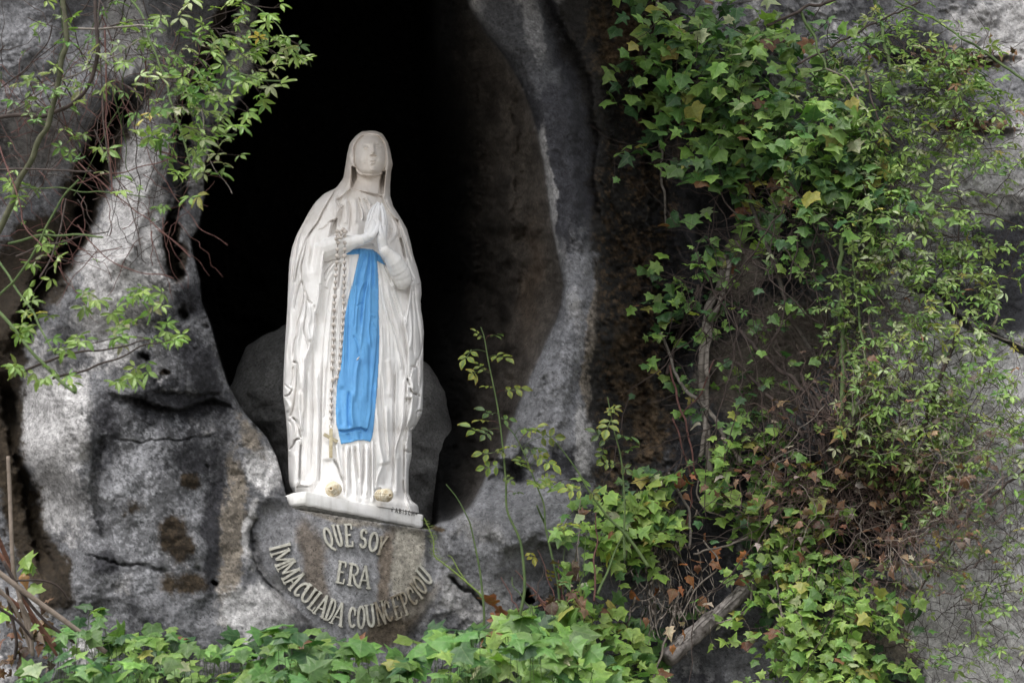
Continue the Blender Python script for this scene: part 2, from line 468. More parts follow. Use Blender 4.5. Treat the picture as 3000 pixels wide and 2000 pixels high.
def bil(grid, px, py):
    px = np.asarray(px, float); py = np.asarray(py, float)
    i = np.clip(np.searchsorted(AX, px) - 1, 0, len(AX) - 2); j = np.clip(np.searchsorted(AY, py) - 1, 0, len(AY) - 2)
    u = np.clip((px - AX[i]) / (AX[i + 1] - AX[i]), 0, 1); w = np.clip((py - AY[j]) / (AY[j + 1] - AY[j]), 0, 1)
    return (grid[j, i] * (1 - u) + grid[j, i + 1] * u) * (1 - w) + (grid[j + 1, i] * (1 - u) + grid[j + 1, i + 1] * u) * w
def rockY(px, py): return bil(ROCK, px, py)

# ---- colour of the stone: lichen-white, blue-grey, near black, moss brown; recess shade is painted in too
LIGHT = np.array([0.46, 0.45, 0.45]); MID = np.array([0.150, 0.151, 0.160]); DARK = np.array([0.036, 0.036, 0.041]); BROWN = np.array([0.040, 0.029, 0.018]); BUFF = np.array([0.27, 0.235, 0.195]); BLACK = np.array([0.008, 0.008, 0.008])
def blob(x, y, rx, ry, rot=0):
    c, s = math.cos(math.radians(rot)), math.sin(math.radians(rot))
    dx = WX - x * V; dy = WY - y * V
    u = (dx * c + dy * s) / (rx * V); w = (-dx * s + dy * c) / (ry * V)
    return np.exp(-(u * u + w * w) ** 1.3)
col = np.tile(MID, (*GX.shape, 1))
det = fbm(GX / 40, GY / 55, 101, 5, 0.65)
det2 = fbm(GX / 12, GY / 12, 103, 3, 0.75)
def lay(c, mask, k=1.0, br=0.55):
    """mix a colour in with a mask whose border is broken up by grain"""
    global col
    m = np.clip(mask * k, 0, 1)
    m = np.clip(sstep(0.30, 0.70, m + br * 0.62 * det * (m > 0.02) + br * 0.42 * det2 * (m > 0.05)), 0, 1)
    col = col * (1 - m[..., None]) + c * m[..., None]
# general mottling
lay(DARK, 0.5 + 0.9 * fbm(GX / 150, GY / 220, 105, 4), 0.75)
lay(LIGHT * 0.75, 0.42 + 1.0 * fbm(GX / 120, GY / 160, 107, 4), 0.7)
# left rocks
lay(MID * 1.25, blob(60, 250, 200, 260), 1.0)
lay(LIGHT * 0.65, blob(60, 330, 110, 160), 0.7)
lay(LIGHT * 0.62, blob(345, 400, 80, 260, 8), 1.05)
lay(LIGHT * 0.78, blob(290, 640, 130, 230, 12), 1.0)
lay(LIGHT * 0.8, blob(120, 950, 110, 170, -15), 0.95)
lay(LIGHT * 0.8, blob(130, 1130, 80, 150, -25), 0.85)
lay(DARK, blob(395, 360, 14, 110, 3), 0.9)
lay(MID, blob(420, 760, 90, 120), 0.95)
lay(DARK * 1.1, blob(440, 690, 70, 60), 0.75)
lay(DARK, blob(470, 870, 60, 150, -30), 0.85)
lay(DARK * 0.7, blob(410, 930, 140, 26, 3), 1.1)  # shade below the ledge, painted dark into the stone
lay(MID * 1.35, blob(330, 1150, 170, 210), 0.8)
lay(DARK, blob(230, 1010, 60, 130), 0.7)
lay(DARK * 0.8, blob(450, 1060, 130, 60), 0.7)
lay(DARK * 0.9, blob(490, 1220, 26, 190, 3), 0.8)
lay(BROWN * 0.9, blob(410, 1235, 44, 55), 1.05)
lay(BROWN, blob(420, 1330, 60, 40), 0.8)
lay(BROWN, blob(310, 1170, 40, 24), 0.7)
lay(BROWN, blob(440, 1110, 26, 18), 0.85)
lay(DARK, blob(230, 1285, 55, 40), 0.8)
lay(BUFF * 0.72, blob(535, 1230, 34, 230, 3), 0.9)
lay(LIGHT * 1.35, blob(612, 1085, 42, 60, -15), 1.25, 0.35)
lay(LIGHT * 1.2, blob(577, 1205, 16, 70, 4), 1.0, 0.4)
lay(LIGHT * 0.95, blob(590, 1390, 90, 70), 0.95)
lay(MID * 0.9, blob(610, 1230, 34, 60), 0.9)
lay(BUFF * 0.8, blob(575, 1000, 24, 80, -35), 0.8)
# crevices and pits: shade painted in as dark brown and black
lay(BROWN * 0.55, np.clip(blob(215, 400, 55, 170, 22) + blob(60, 640, 90, 150, 30) + blob(10, 900, 46, 260) + blob(95, 1290, 50, 130, -20), 0, 1), 1.3)
lay(BROWN * 0.55, np.clip(blob(404, 560, 22, 90) + blob(430, 250, 22, 100, 12) + blob(480, 110, 26, 120, 25), 0, 1), 1.2)
lay(BROWN * 0.8, blob(40, 1150, 55, 260, -14), 1.0)
lay(BLACK * 2, blob(328, 822, 12, 10), 1.2); lay(BROWN * 0.6, blob(368, 857, 14, 7, -15), 1.2); lay(BLACK * 2, blob(420, 725, 12, 22), 1.1)
# right of the niche
lay(MID * 0.55, np.clip(blob(1200, 60, 90, 170, -30), 0, 1), 0.9)
lay(DARK * 0.8, blob(1330, 330, 70, 330, -4), 1.0)
lay(DARK * 1.5, blob(1310, 380, 70, 270, -4), 1.2)
lay(LIGHT * 0.7, blob(1262, 470, 11, 190, -6), 1.0)
lay(LIGHT * 0.5, blob(1215, 60, 26, 110, -14), 0.9)
lay(MID * 1.3, np.clip(blob(1310, 800, 85, 280, 10) + blob(1230, 960, 80, 160, 14), 0, 1), 1.1)
lay(LIGHT * 0.55, blob(1300, 800, 40, 190, 12), 0.6)
lay(BUFF * 0.8, blob(1362, 790, 20, 230, 3), 1.0)
lay(LIGHT * 0.75, np.clip(blob(1275, 850, 16, 120, 16) + blob(1330, 1000, 12, 90) + blob(1225, 1000, 18, 70, 20), 0, 1), 0.85)
lay(MID * 1.3, blob(1180, 1230, 190, 150), 0.95)
lay(LIGHT * 0.5, blob(1120, 1200, 90, 60, -20), 0.6)
lay(MID * 0.6, blob(1260, 1290, 90, 90), 0.6)
lay(MID * 1.35, np.clip(blob(1200, 1000, 90, 170, 14) + blob(1255, 850, 60, 140, 14) + blob(1130, 1130, 70, 60, -20), 0, 1), 1.3)
lay(DARK, blob(1300, 1050, 50, 50), 0.7)
lay(LIGHT * 0.7, blob(1340, 1010, 24, 100), 0.8)
lay(DARK * 0.9, blob(1190, 1090, 50, 26), 0.6)
lay(BLACK * 2.5 + BROWN * 0.15, np.clip(blob(1450, 300, 95, 520, 0) + blob(1440, 900, 75, 380, 2) + blob(1380, 60, 90, 160) + blob(1540, 500, 70, 500), 0, 1), 1.35)
lay(BROWN * 2.1, np.clip(blob(1420, 90, 90, 130) + blob(1440, 830, 50, 140) + blob(1500, 980, 50, 160), 0, 1) * (0.35 + 0.9 * ridged(GX / 46, GY / 46, 131, 3)), 0.8)
lay(MID * 0.5, blob(1590, 620, 24, 200), 0.9)
# behind the climbers, with the darkness under their leaves painted in
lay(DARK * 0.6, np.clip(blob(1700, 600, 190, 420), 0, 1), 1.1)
lay(BUFF * 0.55, np.clip(blob(1730, 870, 130, 110) + blob(1830, 760, 90, 90) + blob(1700, 620, 60, 80), 0, 1), 1.0)
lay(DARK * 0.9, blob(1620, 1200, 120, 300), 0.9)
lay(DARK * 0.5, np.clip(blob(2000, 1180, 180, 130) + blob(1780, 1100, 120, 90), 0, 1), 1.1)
lay(MID * 0.6, blob(1700, 1480, 110, 90), 0.8)
lay(BUFF * 1.0, blob(2060, 1430, 110, 120), 0.9)
lay(LIGHT * 0.55, np.clip(blob(2050, 640, 80, 170) + blob(2100, 780, 90, 120), 0, 1), 1.0)
lay(BUFF * 1.1, blob(2080, 830, 60, 150), 0.6)
lay(LIGHT * 1.05, np.clip(blob(2200, 870, 140, 130, 25) + blob(2300, 1000, 150, 200) + blob(2060, 560, 60, 120) + blob(2260, 330, 150, 50) + blob(2270, 1380, 170, 330) + blob(2330, 120, 90, 60) + blob(2180, 1120, 80, 60), 0, 1), 1.6)
lay(MID * 1.5, np.clip(blob(2160, 420, 120, 130) + blob(2180, 560, 70, 70), 0, 1), 0.9)
lay(LIGHT * 0.72, np.clip(blob(2230, 400, 150, 130) + blob(2120, 480, 60, 120) + blob(2300, 60, 120, 60), 0, 1), 1.2)
lay(DARK * 1.3, np.clip(blob(2320, 610, 70, 120) + blob(2260, 700, 90, 40, 20), 0, 1), 1.15)
lay(MID * 1.2, blob(2300, 190, 110, 50), 0.9)
lay(DARK * 1.5, blob(2290, 1110, 70, 60), 0.5)
lay(BROWN * 1.3, np.clip(blob(2225, 290, 65, 14) + blob(2230, 150, 80, 20, -8), 0, 1), 1.0)
lay(DARK * 0.7, np.clip(blob(2080, 110, 130, 60), 0, 1), 0.9)
# lichen and pitting: hard-edged specks, denser on the lower left rock and the right column
spk = fbm(GX / 11, GY / 11, 401, 4, 0.75) + 0.55 * fbm(GX / 60, GY / 75, 405, 3)
spm = np.clip(0.25 + 0.75 * (blob(360, 1080, 240, 400) + blob(430, 700, 120, 120) + 0.7 * blob(385, 420, 40, 200) + 0.6 * blob(1330, 900, 60, 250) + 0.5 * blob(60, 300, 200, 260)), 0, 1)
col *= (1 + spm * (-0.40 + 0.80 * sstep(-0.10, 0.12, spk)))[..., None]
bs = sstep(0.02, 0.25, fbm(GX / 13, GY / 13, 421, 4, 0.7) + 0.4 * fbm(GX / 90, GY / 90, 423, 2)) * band * 0.8
col = col * (1 - bs[..., None]) + (np.array([0.10, 0.068, 0.040]) * (0.6 + 0.8 * sstep(-.2, .4, det2))[..., None]) * bs[..., None]
# lettered pedestal
pcol = np.tile(np.array([0.27, 0.27, 0.285]), (*GX.shape, 1))
lay_mask = lambda m: np.clip(sstep(0.2, 0.8, m + 0.25 * det), 0, 1)[..., None]
def pl(c, m):
    global pcol
    m = lay_mask(m); pcol = pcol * (1 - m) + np.array(c) * m
pl((0.17, 0.145, 0.125), blob(715, 1290, 34, 110, -8))
pl((0.26, 0.235, 0.20), blob(780, 1185, 130, 18, 12))
pl((0.36, 0.335, 0.29), blob(930, 1270, 52, 120, 8))
pl((0.20, 0.165, 0.135), blob(880, 1300, 18, 110, 8))
pl((0.24, 0.215, 0.185), blob(940, 1400, 120, 36, -25))
pl((0.13, 0.105, 0.08), blob(900, 1450, 120, 34, -18))
pl((0.12, 0.12, 0.125), blob(985, 1250, 12, 60))
pl((0.13, 0.13, 0.13), blob(640, 1330, 36, 22, 45))
pl((0.13, 0.125, 0.125), np.exp(-((ped - 8) / 16) ** 2) * (GX < 1000) * (GY > 1560) * 0.8)  # shadow line along the pedestal's left edge, painted in
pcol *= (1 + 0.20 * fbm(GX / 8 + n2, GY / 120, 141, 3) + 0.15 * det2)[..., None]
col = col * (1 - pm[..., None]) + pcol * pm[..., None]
lay(BROWN * 2.2, blob(1003, 1212, 22, 6) * (GY > 1530), 1.2)
# inside the niche: its darkness painted almost black, lighter toward the right rim
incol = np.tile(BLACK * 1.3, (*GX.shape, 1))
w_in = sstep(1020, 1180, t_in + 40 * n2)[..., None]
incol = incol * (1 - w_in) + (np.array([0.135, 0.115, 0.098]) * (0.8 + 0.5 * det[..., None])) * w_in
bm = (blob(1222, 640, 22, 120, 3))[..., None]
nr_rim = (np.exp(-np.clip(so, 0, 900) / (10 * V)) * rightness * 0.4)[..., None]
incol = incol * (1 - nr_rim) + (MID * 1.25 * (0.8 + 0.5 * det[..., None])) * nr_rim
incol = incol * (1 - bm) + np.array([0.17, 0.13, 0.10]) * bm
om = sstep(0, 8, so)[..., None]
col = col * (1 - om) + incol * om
col *= (1 + 0.22 * det + 0.22 * det2)[..., None]
col = np.clip(col, 0.004, 0.75)

VERT = P(GX, GY, ROCK)
ny, nx = GX.shape
idx = np.arange(nx * ny).reshape(ny, nx)
Q = np.stack([idx[:-1, :-1], idx[1:, :-1], idx[1:, 1:], idx[:-1, 1:]], -1)
opf = (so[:-1, :-1] + so[1:, 1:]) * 0.5 > 3
def sub(mask, name, mat):
    q = Q[mask].reshape(-1, 4)
    u, inv = np.unique(q, return_inverse=True)
    return mesh_np(name, VERT.reshape(-1, 3)[u], inv.reshape(-1, 4), mat, col=col.reshape(-1, 3)[u])
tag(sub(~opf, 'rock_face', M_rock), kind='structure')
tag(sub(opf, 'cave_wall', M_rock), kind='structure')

# ledge the statue stands on (its top lies at the foot of the plinth)
PL_Z = float(P(893, 1476, 8.66)[2]) - 0.024
_e = np.array([0.845, 0.535, 0]); _n = np.array([0.535, -0.845, 0]); _c = P(893, 1474, 8.66)
mb = MB()
_M = np.eye(4); _M[:3, 0] = _e; _M[:3, 1] = -_n; _M[:3, 3] = (_c[0], _c[1], 0)
mb.box((-0.02, 0.07, PL_Z - 0.14), (0.60, 1.3, PL_Z), _M)
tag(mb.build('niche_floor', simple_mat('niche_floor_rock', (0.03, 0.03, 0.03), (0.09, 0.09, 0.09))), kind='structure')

# ground: one sheet to the horizon
gm = simple_mat('gravel_ground', (0.16, 0.15, 0.14), (0.26, 0.25, 0.23), 3, 0.95, 0.6, 40)
go = mesh_np('ground', [(-600, -600, 0), (600, -600, 0), (600, 600, 0), (-600, 600, 0)], np.array([[0, 1, 2, 3]]), gm)
tag(go, kind='structure')
# ------------------------------------------------------------------ statue: veiled praying woman on a plinth
def marble_material(name, c1, c2, stain, bump=0.25):
    m, nt, b = mat_new(name)
    geo = N(nt, 'ShaderNodeNewGeometry'); pos = geo.outputs['Position']
    n1 = noise_node(nt, pos, 9, 6, 0.6, 0.6); r1 = ramp(nt, n1.outputs['Fac'], [(0.3, c2), (0.6, c1)])
    mp = N(nt, 'ShaderNodeMapping'); mp.inputs['Scale'].default_value = (34, 34, 5); nt.links.new(pos, mp.inputs['Vector'])
    n2 = noise_node(nt, mp.outputs[0], 1.0, 5, 0.62, 0.5); r2 = ramp(nt, n2.outputs['Fac'], [(0.50, g3(0.0)), (0.78, g3(1.0))])
    c = mixc(nt, 'MIX', 0.0, r1.outputs[0], stain)
    mx = c.node; f = N(nt, 'ShaderNodeMath', operation='MULTIPLY'); f.inputs[1].default_value = 0.42
    nt.links.new(r2.outputs[0], f.inputs[0]); nt.links.new(f.outputs[0], mx.inputs['Factor'])
    n3 = noise_node(nt, pos, 120, 3, 0.6); r3 = ramp(nt, n3.outputs['Fac'], [(0.24, g3(0.35)), (0.31, g3(1.0))])
    c = mixc(nt, 'MULTIPLY', 0.8, c, r3.outputs[0])
    if 'Col': 
        at = N(nt, 'ShaderNodeVertexColor', layer_name='Col'); c = mixc(nt, 'MULTIPLY', 1.0, c, at.outputs['Color'])
    nt.links.new(c, b.inputs['Base Color'])
    b.inputs['Roughness'].default_value = 0.55; b.inputs['Specular IOR Level'].default_value = 0.35
    bp = N(nt, 'ShaderNodeBump'); bp.inputs['Strength'].default_value = bump; bp.inputs['Distance'].default_value = 0.003
    nt.links.new(noise_node(nt, pos, 70, 5, 0.6).outputs['Fac'], bp.inputs['Height']); nt.links.new(bp.outputs[0], b.inputs['Normal'])
    return m
M_marble = marble_material('white_marble', (0.87, 0.86, 0.85), (0.80, 0.78, 0.76), (0.58, 0.52, 0.46))
M_hand = marble_material('clean_marble', (0.82, 0.82, 0.83), (0.74, 0.73, 0.72), (0.60, 0.55, 0.50), 0.15)
M_blue = marble_material('blue_paint', (0.130, 0.39, 0.74), (0.095, 0.30, 0.62), (0.17, 0.38, 0.60), 0.15)

def prof(pts, rows):
    a = np.array(pts, float); return np.interp(rows, a[:, 1], a[:, 0])
SL = [(1084, 383), (1060, 386), (1042, 398), (1025, 420), (1017, 452), (1012, 484), (1006, 522), (985, 551), (950, 567), (924, 592), (905, 621), (886, 656), (869, 688), (856, 723), (848, 765), (845, 812), (842, 896), (836, 991), (831, 1087), (829, 1159), (836, 1206), (842, 1278), (844, 1326), (845, 1374), (847, 1440), (850, 1470), (856, 1500), (858, 1520)]
SR = [(1086, 383), (1100, 384), (1119, 391), (1135, 414), (1144, 446), (1151, 482), (1146, 503), (1143, 541), (1143, 573), (1152, 605), (1173, 637), (1191, 669), (1202, 707), (1211, 749), (1224, 790), (1233, 828), (1235, 862), (1232, 880), (1234, 910), (1239, 940), (1242, 975), (1240, 1010), (1240, 1135), (1238, 1200), (1234, 1218), (1222, 1240), (1213, 1256), (1206, 1262), (1206, 1335), (1200, 1362), (1197, 1380), (1197, 1455), (1206, 1480), (1222, 1492), (1226, 1500), (1228, 1520)]
DEP = np.array([(383, .01), (390, .075), (400, .115), (425, .15), (460, .165), (500, .16), (540, .15), (580, .165), (640, .20), (720, .215), (800, .22), (950, .21), (1150, .205), (1300, .20), (1420, .205), (1500, .225), (1520, .225)])
SX0, SY0 = 815, 375
RX, RY = np.meshgrid(np.arange(SX0, 1265.0), np.arange(SY0, 1525.0))
H = np.zeros(RX.shape)
def Cc(s, ox, oy, pts): return [(ox + x / s, oy + y / s) for x, y in pts]
c1 = lambda p: Cc(3.136, 800, 350, p)
c2 = lambda p: Cc(2.0907, 800, 800, p)
cf = lambda p: Cc(7.84, 980, 370, p)
ch = lambda p: Cc(5.6, 940, 570, p)
c3 = lambda p: Cc(5.225, 820, 540, p)
c4 = lambda p: Cc(4.75, 820, 820, p)
c5 = lambda p: Cc(4.236, 820, 1130, p)
c6 = lambda p: Cc(4.356, 1030, 820, p)
c7 = lambda p: Cc(3.92, 1030, 1160, p)
def blur(a, r):
    k = np.exp(-(np.arange(-int(3 * r), int(3 * r) + 1) / r) ** 2 / 2); k /= k.sum(); h = len(k) // 2
    b = np.pad(a, ((h, h), (0, 0)), 'edge'); b = sum(b[i:i + a.shape[0]] * k[i] for i in range(len(k)))
    b = np.pad(b, ((0, 0), (h, h)), 'edge'); return sum(b[:, i:i + a.shape[1]] * k[i] for i in range(len(k)))
def _win(pts, m):
    x0, y0 = pts.min(0) - m; x1, y1 = pts.max(0) + m
    j0, j1 = int(max(0, y0 - SY0)), int(min(RX.shape[0], y1 - SY0)); i0, i1 = int(max(0, x0 - SX0)), int(min(RX.shape[1], x1 - SX0))
    return (slice(j0, j1), slice(i0, i1))
FOLD_N, FOLD_P = 1.0, 1.0
def fold(pts, w, a, tp=0.15, sharp=False, asym=0):
    """ridge (a > 0) or valley (a < 0) along a line; w in px, a in mm; asym != 0 makes one flank steep"""
    global H
    pts = cr(pts, 6); s = _win(pts, 4 * w + 6)
    d, sg, p = dist_poly(RX[s], RY[s], pts)
    t = np.clip(np.minimum(p, 1 - p) / tp, 0, 1) if tp else 1
    ww = np.where(sg * asym > 0, w * 0.35, w) if asym else w
    a = a * (FOLD_N if a < 0 else FOLD_P)
    H[s] += a * 0.001 * t * (np.exp(-d / ww) if sharp else np.exp(-(d / ww) ** 2))
def area(pts, a, soft=2.0):
    global H
    pts = np.array(pts, float); s = _win(pts, 30)
    H[s] += a * 0.001 * sstep(-soft, soft, sd_poly(RX[s], RY[s], pts))

# masks -------------------------------------------------------------
FACE = cf([(800, 165), (930, 185), (1040, 240), (1120, 330), (1165, 440), (1185, 580), (1190, 720), (1175, 880), (1150, 1000), (1090, 1090), (980, 1140), (850, 1150), (700, 1135), (560, 1100), (500, 1040), (470, 930), (445, 800), (435, 650), (430, 520), (455, 420), (520, 320), (600, 240), (700, 185)])
NECK = cf([(500, 1040), (1090, 1080), (1120, 1020), (1165, 1030), (1150, 1200), (1135, 1570), (1120, 1640), (1000, 1630), (800, 1570), (600, 1500), (440, 1460), (375, 1430), (395, 1200), (400, 930), (460, 940)])
# sleeve / dress seen between the two sides of the mantle
DRESS = [(1027, 553)] + c1([(640, 700), (590, 735), (625, 800), (600, 860), (575, 920), (540, 935), (525, 1045), (498, 1120), (475, 1200), (465, 1300), (455, 1385), (446, 1480), (440, 1568)]) + \
    c4([(560, 60), (552, 250), (548, 300), (500, 480), (495, 640), (470, 790), (420, 960), (380, 1060), (350, 1200), (340, 1400), (335, 1568)]) + c5([(300, 30), (300, 300), (268, 480), (265, 640), (250, 820), (245, 1000), (235, 1200), (200, 1250), (210, 1390), (240, 1568)]) + \
    [(1210, 1524)] + c7([(640, 1240), (610, 1100), (600, 900), (610, 640), (610, 500), (625, 340), (660, 150), (690, 20)]) + c6([(690, 1500), (720, 1250), (720, 900), (705, 700), (660, 520), (690, 430), (730, 280), (745, 100), (740, 0)]) + \
    ch([(1440, 1420), (1370, 1320), (1395, 1060), (1345, 850), (1315, 700), (1290, 600), (1270, 420), (1210, 380), (1130, 280), (1070, 200), (1030, 100), (1000, 20)])
SASH = ch([(410, 960), (520, 905), (650, 880), (720, 885), (850, 900), (920, 950), (980, 1010), (1062, 1160), (1000, 1130), (921, 1085), (940, 1300), (950, 1568)]) + c6([(345, 0), (347, 150), (345, 400), (352, 560), (356, 660), (350, 900), (343, 1100), (330, 1350), (315, 1540)]) + \
    c7([(283, 20), (265, 250), (250, 400), (235, 480), (215, 525), (140, 505), (60, 510), (0, 530)]) + c5([(830, 712), (760, 722), (740, 640), (720, 545), (700, 480), (692, 300), (700, 120), (708, 0)]) + \
    c4([(795, 1450), (805, 1380), (850, 1200), (872, 900), (895, 650), (905, 500), (955, 250), (1010, 20)]) + ch([(500, 1568), (560, 1280), (600, 1100), (630, 975), (520, 985), (430, 990)])
SASH_TOP = ch([(640, 880), (720, 885), (850, 900), (920, 950), (921, 1085), (940, 1300), (950, 1568)]) + c6([(345, 0), (345, 400), (330, 690), (315, 900), (290, 1150), (262, 1400), (245, 1568)]) + c7([(232, 0), (222, 200), (195, 340), (180, 380), (140, 372), (110, 355), (50, 360), (0, 375)]) + \
    c5([(830, 545), (760, 548), (720, 540), (700, 480), (692, 300), (700, 120), (708, 0)]) + c4([(795, 1450), (805, 1380), (850, 1200), (872, 900), (895, 650), (905, 500), (955, 250), (1010, 20)]) + ch([(500, 1568), (560, 1280), (600, 1100), (630, 975)])

# large relief --------------------------------------------------------
area(DRESS, -34, 2.5)
H += 0.012 * sstep(-40, 120, sd_poly(RX, RY, DRESS))
# hollow around the arms, under the elbows
area(ch([(50, 1000), (300, 1010), (310, 1050), (180, 1090), (90, 1150), (30, 1230)]), -22, 5)
area(ch([(660, 840), (860, 820), (960, 960), (900, 960), (840, 905), (700, 890)]), -14, 3)
area(ch([(145, 640), (240, 410), (262, 400), (240, 640)]), -26, 2)
area(c6([(540, 90), (700, 100), (745, 100), (700, 430), (655, 480), (590, 300)]), -20, 6)
# head and neck
FD = sd_poly(RX, RY, np.array(FACE)); ND = sd_poly(RX, RY, np.array(NECK))
H += -0.030 * np.maximum(sstep(-2, 3, FD), 0)
fx, fy = (RX - 1086) / 48.0, (RY - 455) / 64.0
fr = np.clip(1 - fx ** 2 - fy ** 2, 0, 1)
H += 0.045 * np.sqrt(fr) * sstep(0, 4, FD)
H += -0.058 * sstep(-1.5, 2, ND) * (1 - sstep(-2, 1.5, FD)) * sstep(470, 476, RY) * (1 - 0.85 * sstep(532, 574, RY))
area(cf([(400, 930), (480, 950), (505, 1040), (495, 1200), (380, 1420), (385, 1200)]), -42, 3)
area(cf([(1100, 1040), (1165, 1030), (1150, 1250), (1110, 1568), (1020, 1568), (1050, 1300)]), -42, 3)
neck = np.exp(-((RX - 1079) / 26) ** 2) * sstep(508, 520, RY) * (1 - sstep(560, 600, RY)); H += 0.010 * neck
# features of the face
fold(cf([(885, 380), (888, 480), (895, 560), (900, 625)]), 4.2, 12, 0.2); fold(cf([(893, 520), (900, 610), (900, 640)]), 4.6, 16, 0.25)
fold(cf([(838, 650), (870, 645)]), 3.2, 6, 0.0); fold(cf([(935, 645), (955, 655)]), 3.2, 6, 0.0)
fold(cf([(815, 692), (850, 672), (890, 684), (930, 684), (960, 695)]), 2.2, -14, 0.1)
fold(cf([(660, 450), (760, 455), (835, 500)]), 7, -11, 0.3); fold(cf([(1090, 455), (1020, 450), (960, 465), (925, 510)]), 6.5, -14, 0.3)
fold(cf([(640, 430), (700, 400), (790, 410), (850, 440)]), 3.5, 4, 0.3); fold(cf([(940, 430), (1010, 400), (1090, 430)]), 3.5, 4, 0.3)
fold(cf([(650, 500), (715, 478), (785, 505)]), 4.2, 9, 0.3); fold(cf([(955, 510), (1015, 482), (1085, 515)]), 4.0, 9, 0.3)
fold(cf([(655, 528), (720, 522), (780, 540)]), 1.8, -8, 0.3); fold(cf([(960, 535), (1020, 522), (1080, 540)]), 1.8, -8, 0.3)
fold(cf([(820, 795), (880, 780), (960, 800)]), 2.4, 5, 0.3); fold(cf([(810, 822), (890, 818), (965, 825)]), 1.4, -6, 0.15); fold(cf([(830, 845), (890, 852), (950, 845)]), 2.6, 5, 0.3)
fold(cf([(830, 890), (940, 890)]), 3, -4, 0.3); fold(cf([(820, 960), (900, 1000), (980, 960)]), 9, 12, 0.3); fold(cf([(560, 700), (620, 800), (700, 880)]), 11, 5, 0.3); fold(cf([(1110, 700), (1080, 800), (1030, 880)]), 9, 5, 0.3)
fold(cf([(780, 700), (750, 780), (770, 840)]), 4, -2, 0.4); fold(cf([(980, 700), (1000, 780)]), 4, -2, 0.4)
H += -0.010 * sstep(496, 518, RY - 0.05 * (RX - 1086)) * sstep(0, 6, FD)
# veil border round the face and its folds
fold([(x, y) for x, y in cf([(380, 900), (345, 700), (390, 560), (440, 420), (530, 270), (640, 185), (800, 145), (950, 165), (1070, 235), (1160, 350), (1210, 500), (1235, 700), (1235, 900), (1205, 1050), (1170, 1250), (1160, 1500)])], 3.0, 8, 0.03)
fold(cf([(480, 200), (400, 330), (355, 480), (320, 600), (290, 800), (250, 1000), (200, 1180), (130, 1290)]), 2.4, -7, 0.1)
fold(cf([(420, 330), (370, 500), (340, 640), (300, 850), (270, 1050), (220, 1230)]), 2.4, 4, 0.1)
fold(cf([(390, 640), (420, 760), (440, 840)]), 2.0, -6, 0.2); fold(cf([(380, 700), (385, 800), (450, 900)]), 2.6, 5, 0.2)
fold(cf([(330, 920), (350, 1050), (340, 1180), (270, 1400), (200, 1568)]), 4, 7, 0.1); fold(cf([(300, 900), (270, 1100), (190, 1300), (60, 1450)]), 2.5, -6, 0.1)
fold(cf([(1200, 400), (1260, 600), (1290, 800), (1290, 1000), (1250, 1250), (1240, 1500)]), 2.4, -6, 0.1)
fold(cf([(1295, 870), (1310, 940), (1300, 1020)]), 2.0, -8, 0.2)
fold(cf([(1180, 1100), (1170, 1300), (1160, 1500), (1180, 1650)]), 3.5, 6, 0.1)
FOLD_N, FOLD_P = 2.1, 1.9
# mantle over her right shoulder (left in the picture)
fold(c3([(850, 60), (810, 160), (740, 270), (650, 430), (590, 560), (530, 650), (450, 750), (390, 860), (340, 1000), (300, 1130), (260, 1300), (220, 1568)]), 3.0, -13, 0.06, asym=1)
fold(c3([(790, 100), (740, 200), (640, 380), (560, 540), (480, 660)]), 7, 5, 0.15)
fold(c3([(520, 640), (440, 800), (400, 930), (370, 1080), (330, 1230), (330, 1400), (360, 1568)]), 2.8, -11, 0.1, asym=1)
fold(c3([(640, 200), (500, 340), (380, 500), (300, 680), (230, 800), (190, 950), (160, 1200), (150, 1568)]), 4, 6, 0.1)
fold(c3([(520, 340), (400, 470), (320, 620), (260, 760)]), 2.6, -8, 0.15); fold(c3([(520, 420), (400, 560), (330, 700), (270, 860), (240, 1050), (210, 1300), (180, 1568)]), 3, -10, 0.1)
fold(c3([(330, 760), (300, 900), (270, 1050), (240, 1250), (200, 1568)]), 4, 7, 0.1)
fold(c3([(400, 820), (350, 980), (320, 1130), (280, 1320), (250, 1568)]), 3.4, 8, 0.1)
fold(c3([(560, 710), (660, 680), (720, 630), (760, 580), (850, 540)]), 2.2, -6, 0.15); fold(c3([(760, 580), (840, 548), (870, 520)]), 2.4, -9, 0.1)
fold(c3([(880, 200), (870, 260), (890, 330), (940, 360), (985, 330)]), 2.2, -8, 0.1); fold(c3([(860, 100), (840, 250), (850, 400), (830, 500)]), 5, 5, 0.2)
fold(c3([(950, 60), (900, 170), (890, 260)]), 3, -5, 0.2); fold(c3([(1020, 100), (960, 210), (960, 290)]), 3, 4, 0.2)
fold(c3([(560, 760), (540, 950), (490, 1150), (480, 1350)]), 9, -5, 0.2); fold(c3([(640, 760), (600, 950), (570, 1150), (560, 1400)]), 10, 6, 0.2)
fold(c3([(700, 900), (690, 1000), (665, 1130), (655, 1280), (650, 1400), (640, 1568)]), 3.2, 6, 0.05)
fold(c3([(460, 900), (430, 1100), (410, 1300), (430, 1500)]), 7, 4, 0.2)
